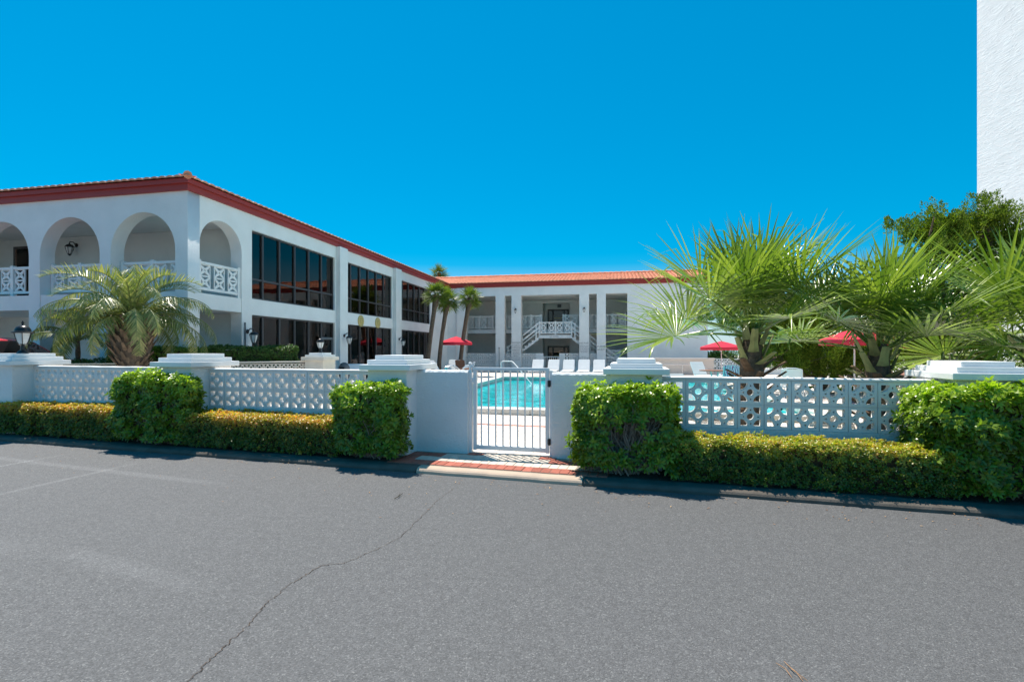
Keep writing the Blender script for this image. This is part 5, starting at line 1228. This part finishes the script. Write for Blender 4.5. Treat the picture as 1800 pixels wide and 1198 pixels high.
def lounger_proto(label):
    """strap chaise: frame, curved legs, straps one by one; head at +y end, back raised"""
    o = thing('pool_lounger', label, 'lounger', (0, 0, 0), 0, 'white strap loungers round the pool')
    w = .31; bz = radians(56); fr = MB(); px = lambda s: (0.45 + s * cos(bz), .33 + s * sin(bz))
    for s in (-w, w):
        fr.tube([(s, -1.05, .33), (s, .45, .33), (s, px(.55)[0], px(.55)[1]), (s * .96, px(.70)[0], px(.70)[1])], .017, 6)
    fr.tube([(-w * .96, px(.70)[0], px(.70)[1]), (w * .96, px(.70)[0], px(.70)[1])], .017, 6); fr.tube([(-w, -1.05, .33), (w, -1.05, .33)], .017, 6)
    part('frame', fr, M_vinyl, o, True)
    for y in (-.85, .35):
        for s in (-w, w): part('leg', MB().tube([(s, y, .33), (s, y + .04, 0)], .015, 6), M_vinyl, o, True)
    for i in range(13):
        part('strap', MB().box(-w, w, -1.02 + i * .11, -1.02 + i * .11 + .085, .345, .352), M_vinyl, o)
    for i in range(7):
        a, b = px(.03 + i * .095), px(.03 + i * .095 + .088); t = .012
        part('strap', MB().add([(-w, a[0], a[1] + t), (w, a[0], a[1] + t), (w, b[0], b[1] + t), (-w, b[0], b[1] + t), (-w, a[0] - t, a[1] + t * 1.6), (w, a[0] - t, a[1] + t * 1.6), (w, b[0] - t, b[1] + t * 1.6), (-w, b[0] - t, b[1] + t * 1.6)], [(0, 1, 2, 3), (7, 6, 5, 4), (0, 4, 5, 1), (1, 5, 6, 2), (2, 6, 7, 3), (3, 7, 4, 0)]), M_vinyl, o)
    return o
proto = lounger_proto('first white strap lounger of the pool-end row, just right of the picket gate top')
places = [(941.5, 28.2, 0, None), (969, 28.2, 0, 'second white strap lounger of the pool-end row, before the little picket gate'), (995.5, 28.1, 0, 'middle white strap lounger of the pool-end row of five'),
          (1022, 28.0, 0, 'fourth white strap lounger of the pool-end row, below the lettered third column'), (1048.5, 27.9, 0, 'fifth white strap lounger of the pool-end row, beside the stepped pillar'),
          (760, 21.5, 1, 'nearest of the white loungers leaning back in side view left of pool'), (773, 23.5, 1, 'second of the white loungers leaning back in side view left of pool'), (785, 25.6, 1, 'farthest of the white loungers leaning back in side view left of pool'),
          (794, 27.5, 0, 'white lounger facing the pool beside the wicker chair and umbrella pole'), (1241, 22.0, 3, 'white lounger in front of the beige ramp wall'), (628, 18.6, 2, 'white lounger beside the grey bin in front of the windows'), (1292, 20, 4, 'white lounger leaning behind the patterned towel chair')]
for px_, Y, mode, lab in places:
    c = proto if lab is None else copy_tree(proto, None, lab)
    q = AT(px_, 650, Y); c.location = (q[0], q[1] - (.8 if mode == 0 else 0), 0)
    c.rotation_euler = (0, 0, {0: -BA, 1: radians(78), 2: radians(20), 3: .15, 4: radians(-60)}[mode])
    if mode in (1,): c.location.x += .0

def chair(label, base, rz, m, towel=False, name='patio_chair'):
    o = thing(name, label, 'chair', base, rz)
    fr = MB()
    for s in (-.27, .27):
        fr.tube([(s, -.25, 0), (s, -.27, .60), (s, -.1, .66), (s, .22, .62), (s, .27, 0)], .016, 6); fr.tube([(s * .9, .20, .40), (s * .92, .34, .92)], .016, 6)
    fr.tube([(-.25, .34, .92), (-.1, .37, .96), (.1, .37, .96), (.25, .34, .92)], .016, 6); part('frame', fr, m, o, True)
    part('seat', MB().box(-.26, .26, -.24, .22, .40, .44), m, o, bevel=.01)
    part('backrest', MB().add([(-.24, .215, .46), (.24, .215, .46), (.235, .34, .93), (-.235, .34, .93), (-.24, .195, .46), (.24, .195, .46), (.235, .32, .93), (-.235, .32, .93)], [(0, 1, 2, 3), (7, 6, 5, 4), (0, 4, 5, 1), (1, 5, 6, 2), (2, 6, 7, 3), (3, 7, 4, 0)]), m, o)
    return o
q = AT(1281, 655, 16.5); ch = chair('white chair with a blue and pink patterned towel over its back', (q[0], q[1], 0), 3.0, M_vinyl)
def towelmat():
    m = mat('printed_towel', (.8, .8, .8), .95); nt = m.node_tree; b = nt.nodes['Principled BSDF']; geo = _n(nt, 'ShaderNodeTexCoord'); w = _n(nt, 'ShaderNodeTexWave'); w.inputs['Scale'].default_value = 5; w.inputs['Distortion'].default_value = 9
    nt.links.new(geo.outputs['Object'], w.inputs[0]); r = _n(nt, 'ShaderNodeValToRGB'); r.color_ramp.interpolation = 'CONSTANT'; e = r.color_ramp.elements; e[0].color = (.8, .8, .82, 1); e[1].color = (.03, .35, .45, 1); e[1].position = .55; x = e.new(.85); x.color = (.65, .12, .28, 1)
    nt.links.new(w.outputs[0], r.inputs[0]); nt.links.new(r.outputs[0], b.inputs['Base Color']); return m
tw = part('towel', MB().box(-.22, .22, -.372, -.362, .50, .95).box(-.22, .22, -.372, -.30, .9501, .962).box(-.22, .22, -.31, -.30, .62, .95), towelmat(), None, loc=(q[0], q[1], 0), rot=(0, 0, 3.0 + pi), bevel=.003)
tag(tw, 'patterned towel hanging over the white chair back', 'towel')
def ptable(label, base, r, m, mp, h=.71):
    o = thing('patio_table', label, 'table', base, 0); part('table_top', MB().lathe([(r * .98, h - .03), (r, h - .015), (r * .98, h)], 22), m, o, True)
    for k in range(4): a = k * pi / 2 + .5; part('leg', MB().tube([(r * .35 * cos(a), r * .35 * sin(a), h - .03), (r * .2 * cos(a), r * .2 * sin(a), .35), (r * .6 * cos(a), r * .6 * sin(a), 0)], .016, 6), mp, o, True)
    return o
q = AT(1256, 655, 18.5); ptable('brown round table at the end of the ramp wall', (q[0], q[1], 0), .55, M_wicker, M_whmetal); chair('white framed chair at the brown round table', (q[0] + .85, q[1] + .3, 0), .9, M_whmetal)
q = AT(812, 652, 26); chair('brown wicker chair under the left umbrella', (q[0], q[1], 0), 2.9, M_wicker, name='wicker_chair'); q = AT(821, 652, 24.6); ptable('low round table beside the wicker chair', (q[0], q[1], 0), .45, M_wicker, M_grey, .55)
q = AT(1395, 655, 14); chair('pale chair behind the left fan palm trunk', (q[0], q[1], 0), 2.5, M_vinyl); q = AT(1590, 655, 11); ptable('red brown round table behind the middle fan palm', (q[0], q[1], 0), .55, mat('terracotta_plastic', (.35, .16, .11), .7), M_grey, .95); 
q = AT(1612, 650, 11.6); chair('white chair beside the shaded pillar, behind the wall', (q[0], q[1], 0), 2.2, M_vinyl)
# glimpses through the pierced wall: low loungers and chairs on the near deck
for i, (px_, Y, rz, lab) in enumerate([(1222, 10.5, .3, 'white lounger behind the first blocks of the longest pierced wall'), (1470, 9.6, 1.0, 'white lounger behind the middle of the longest pierced wall')]):
    c = copy_tree(proto, None, lab); q = AT(px_, 700, Y); c.location = (q[0], q[1], 0); c.rotation_euler = (0, 0, rz)
tb = thing('litter_bin', 'round grey domed litter bin against the dark windows', 'bin', (*AT(605, 650, 18.3)[:2], 0), 0)
part('body', MB().lathe([(.19, 0), (.21, .05), (.22, .62), (.20, .66)], 18), M_grey, tb, True); part('lid', MB().lathe([(.215, .661), (.22, .72), (.19, .86), (.12, .97), (.04, 1.01)], 18), M_grey, tb, True)
part('bin_opening', MB().box(-.08, .08, -.225, -.17, .74, .84), M_dark, tb)
# pool rails
lr = thing('pool_ladder', 'curved steel ladder rails at the left corner of the pool', 'ladder', (*bl(PX0 - .35, PY0 + 5.0), 0), -BA + .2)
for y in (0, .55): part('rail', MB().tube([(-.1, y, .1), (-.1, y, .65), (0, y, .88), (.25, y, .92), (.5, y, .70), (.62, y, .2), (.62, y, -.7)], .024, 8), M_chrome, lr, True)
for z in (-.2, -.5): part('tread', MB().box(.56, .68, .03, .52, z, z + .03), M_whmetal, lr)
hr = thing('pool_handrail', 'white pool entry handrail sloping into the far end of the pool', 'handrail', (*G(884, 668, 0)[:2], 0), 0)
part('rail', MB().tube([(-.1, .5, 0), (-.1, .5, .85), (-.02, .45, .92), (.42, .2, .92), (.52, .0, .86), (1.35, -1.6, -.1), (1.35, -1.6, -.6)], .024, 8), M_whmetal, hr, True)
fs_ = thing('breeze_block_wall', 'distant low pierced wall beyond the table at the end of the ramp wall', 'wall', (*AT(1256, 650, 30)[:2], 0), -BA)
part('wall_base', MB().box(0, 6, 0, .1, -.1, .30), M_trim, fs_); part('cap', MB().box(0, 6, -.01, .11, .911, .95), M_trim, fs_)
for r in range(2):
    for i in range(20): o = link('breeze_block', SB, fs_, (i * .30, 0, .3005 + r * .305))
# ---------------------------------------------------------------- red car beyond the wall at far left
def car():
    o = thing('parked_car', 'red car with dark windows parked before the arches at the left edge', 'car', (*AT(-20, 640, 12.2)[:2], .18), radians(-9))
    # side outline, x forward (to the right), then lofted over the width with tumblehome
    prof = [(-2.2, .35), (-2.28, .6), (-2.25, .95), (-2.05, 1.12), (-1.95, 1.13), (-1.45, 1.52), (-.9, 1.60), (-.1, 1.60), (.35, 1.52), (1.05, 1.10), (1.9, .98), (2.2, .82), (2.28, .6), (2.24, .34), (1.9, .28), (-1.9, .28)]
    secs = [(-.90, .0), (-.93, .30), (-.86, .66), (0, .66)]
    mb = MB(); rows = []
    for s, k in ((-1, 0), (-1, 1), (-1, 2), (-1, 3), (1, 3), (1, 2), (1, 1), (1, 0)): pass
    ys = [-.88, -.92, -.80, -.55, 0, .55, .80, .92, .88]
    n = len(prof)
    def yy(z, w): return w * (1 if z < 1.1 else 1 - .42 * (z - 1.1) / .5 * .55)
    for w in (-.92, -.60, 0, .60, .92):
        crown = {0: .03, .60: .015, -.60: .015, .92: -.02, -.92: -.02}[w]
        rows.append([(x, yy(z, w), z + (crown if z > .5 else 0)) for x, z in prof])
    vs = [p for r in rows for p in r]; fs = [(i * n + j, i * n + (j + 1) % n, (i + 1) * n + (j + 1) % n, (i + 1) * n + j) for i in range(4) for j in range(n)] + [tuple(range(n)), tuple(4 * n + j for j in range(n - 1, -1, -1))]
    part('body', MB().add(vs, fs), M_carred, o, True)
    for s in (-1, 1):
        def gl(poly, nm):
            m = MB(); m.add([(x, s * (yy(z + .02, .92) + .006), z) for x, z in poly], [tuple(range(len(poly)))]); part(nm, m, M_cglass, o).location = (0, 0, 0)
        gl([(-1.75, 1.13), (-1.35, 1.44), (-.75, 1.50), (-.72, 1.12)], 'window'); gl([(-.66, 1.12), (-.69, 1.50), (-.05, 1.50), (.25, 1.44), (.82, 1.12)], 'window')
    part('windscreen', MB().add([(.40, -.62, 1.525), (.40, .62, 1.525), (1.04, .72, 1.145), (1.04, -.72, 1.145)], [(0, 1, 2, 3)]), M_cglass, o)
    for x in (-1.38, 1.40):
        for s in (-1, 1):
            w = part('wheel', MB().lathe([(.20, -.10), (.30, -.11), (.335, -.07), (.335, .07), (.30, .11), (.20, .10)], 24), M_rubber, o, True, loc=(x, s * .84, .16), rot=(pi / 2, 0, 0)); part('rim', MB().lathe([(.20, -.112), (.06, -.09), (.03, -.12)], 10).lathe([(.03, .12), (.06, .09), (.20, .112)], 10), M_grey, w)
    for s in (-1, 1):
        part('headlight', MB().box(2.12, 2.27, s * .72 - .14, s * .72 + .14, .70, .82), M_lglass, o, bevel=.02); part('mirror', MB().box(.72, .88, s * 1.0 - .09, s * 1.0 + .09, 1.08, 1.2), M_carred, o, bevel=.03)
        part('tail_light', MB().box(-2.29, -2.2, s * .74 - .12, s * .74 + .12, .82, .98), M_umb, o, bevel=.02)
    return o
car()

# ---------------------------------------------------------------- litter on the asphalt
R = random.Random(4)
def needle(a, b, bow, label):
    A, B = Vector(G(*a, ZR + .008)), Vector(G(*b, ZR + .008)); M = (A + B) / 2 + Vector((-(B - A).y, (B - A).x, 0)) * bow + Vector((0, 0, .006))
    o = part('pine_needle', MB().tube([A, A.lerp(M, .55), M, M.lerp(B, .5), B], [.0012, .0018, .0018, .0018, .001], 4), M_needle, None); tag(o, label, 'pine needle', 'dry pine needles on the asphalt')
needle((1364, 1164), (1392, 1190), .08, 'shorter left one of the dry pine needles at the bottom edge'); needle((1378, 1161), (1420, 1196), -.10, 'longest curved dry pine needle at the bottom edge'); needle((1384, 1168), (1412, 1197), .04, 'straight dry pine needle between the other two at bottom edge')
tw_ = part('fallen_twig', MB().tube([G(693, 876, ZR + .01), G(700, 872, ZR + .02), G(708, 866, ZR + .012)], [.003, .004, .002], 4).tube([G(700, 872, ZR + .015), G(704, 865, ZR + .02)], [.003, .001], 4), M_twigd, None); tag(tw_, 'small dark twig lying on the asphalt left of the crack', 'twig')
V, F = [], []
RNG2 = np.random.default_rng(3); n = 240
Xs = RNG2.uniform(-8, 4.6, n); off = RNG2.exponential(.35, n) * -1 - .01; Pn = np.stack([Xs, 5.82 - .288 * Xs + off, np.full(n, ZR + .006)], 1)
ang = RNG2.uniform(0, 6.28, n); D = np.stack([np.cos(ang), np.sin(ang), RNG2.uniform(0, .25, n)], 1); D = unit(D)
V, F = leaves(Pn, D, np.tile(np.array([[0, 0, 1.]]), (n, 1)), RNG2.uniform(.012, .035, n), RNG2.uniform(.006, .014, n), RNG2)
o = link('leaf_litter', rawmesh('leaf_litter', V, F, leafmat('dry_leaf', (.20, .09, .04), (.36, .19, .08), (.45, .30, .16), .1, .7))); o['kind'] = 'stuff'; tag(o, 'scattered dry leaf scraps along the kerb on the asphalt', 'leaf litter')
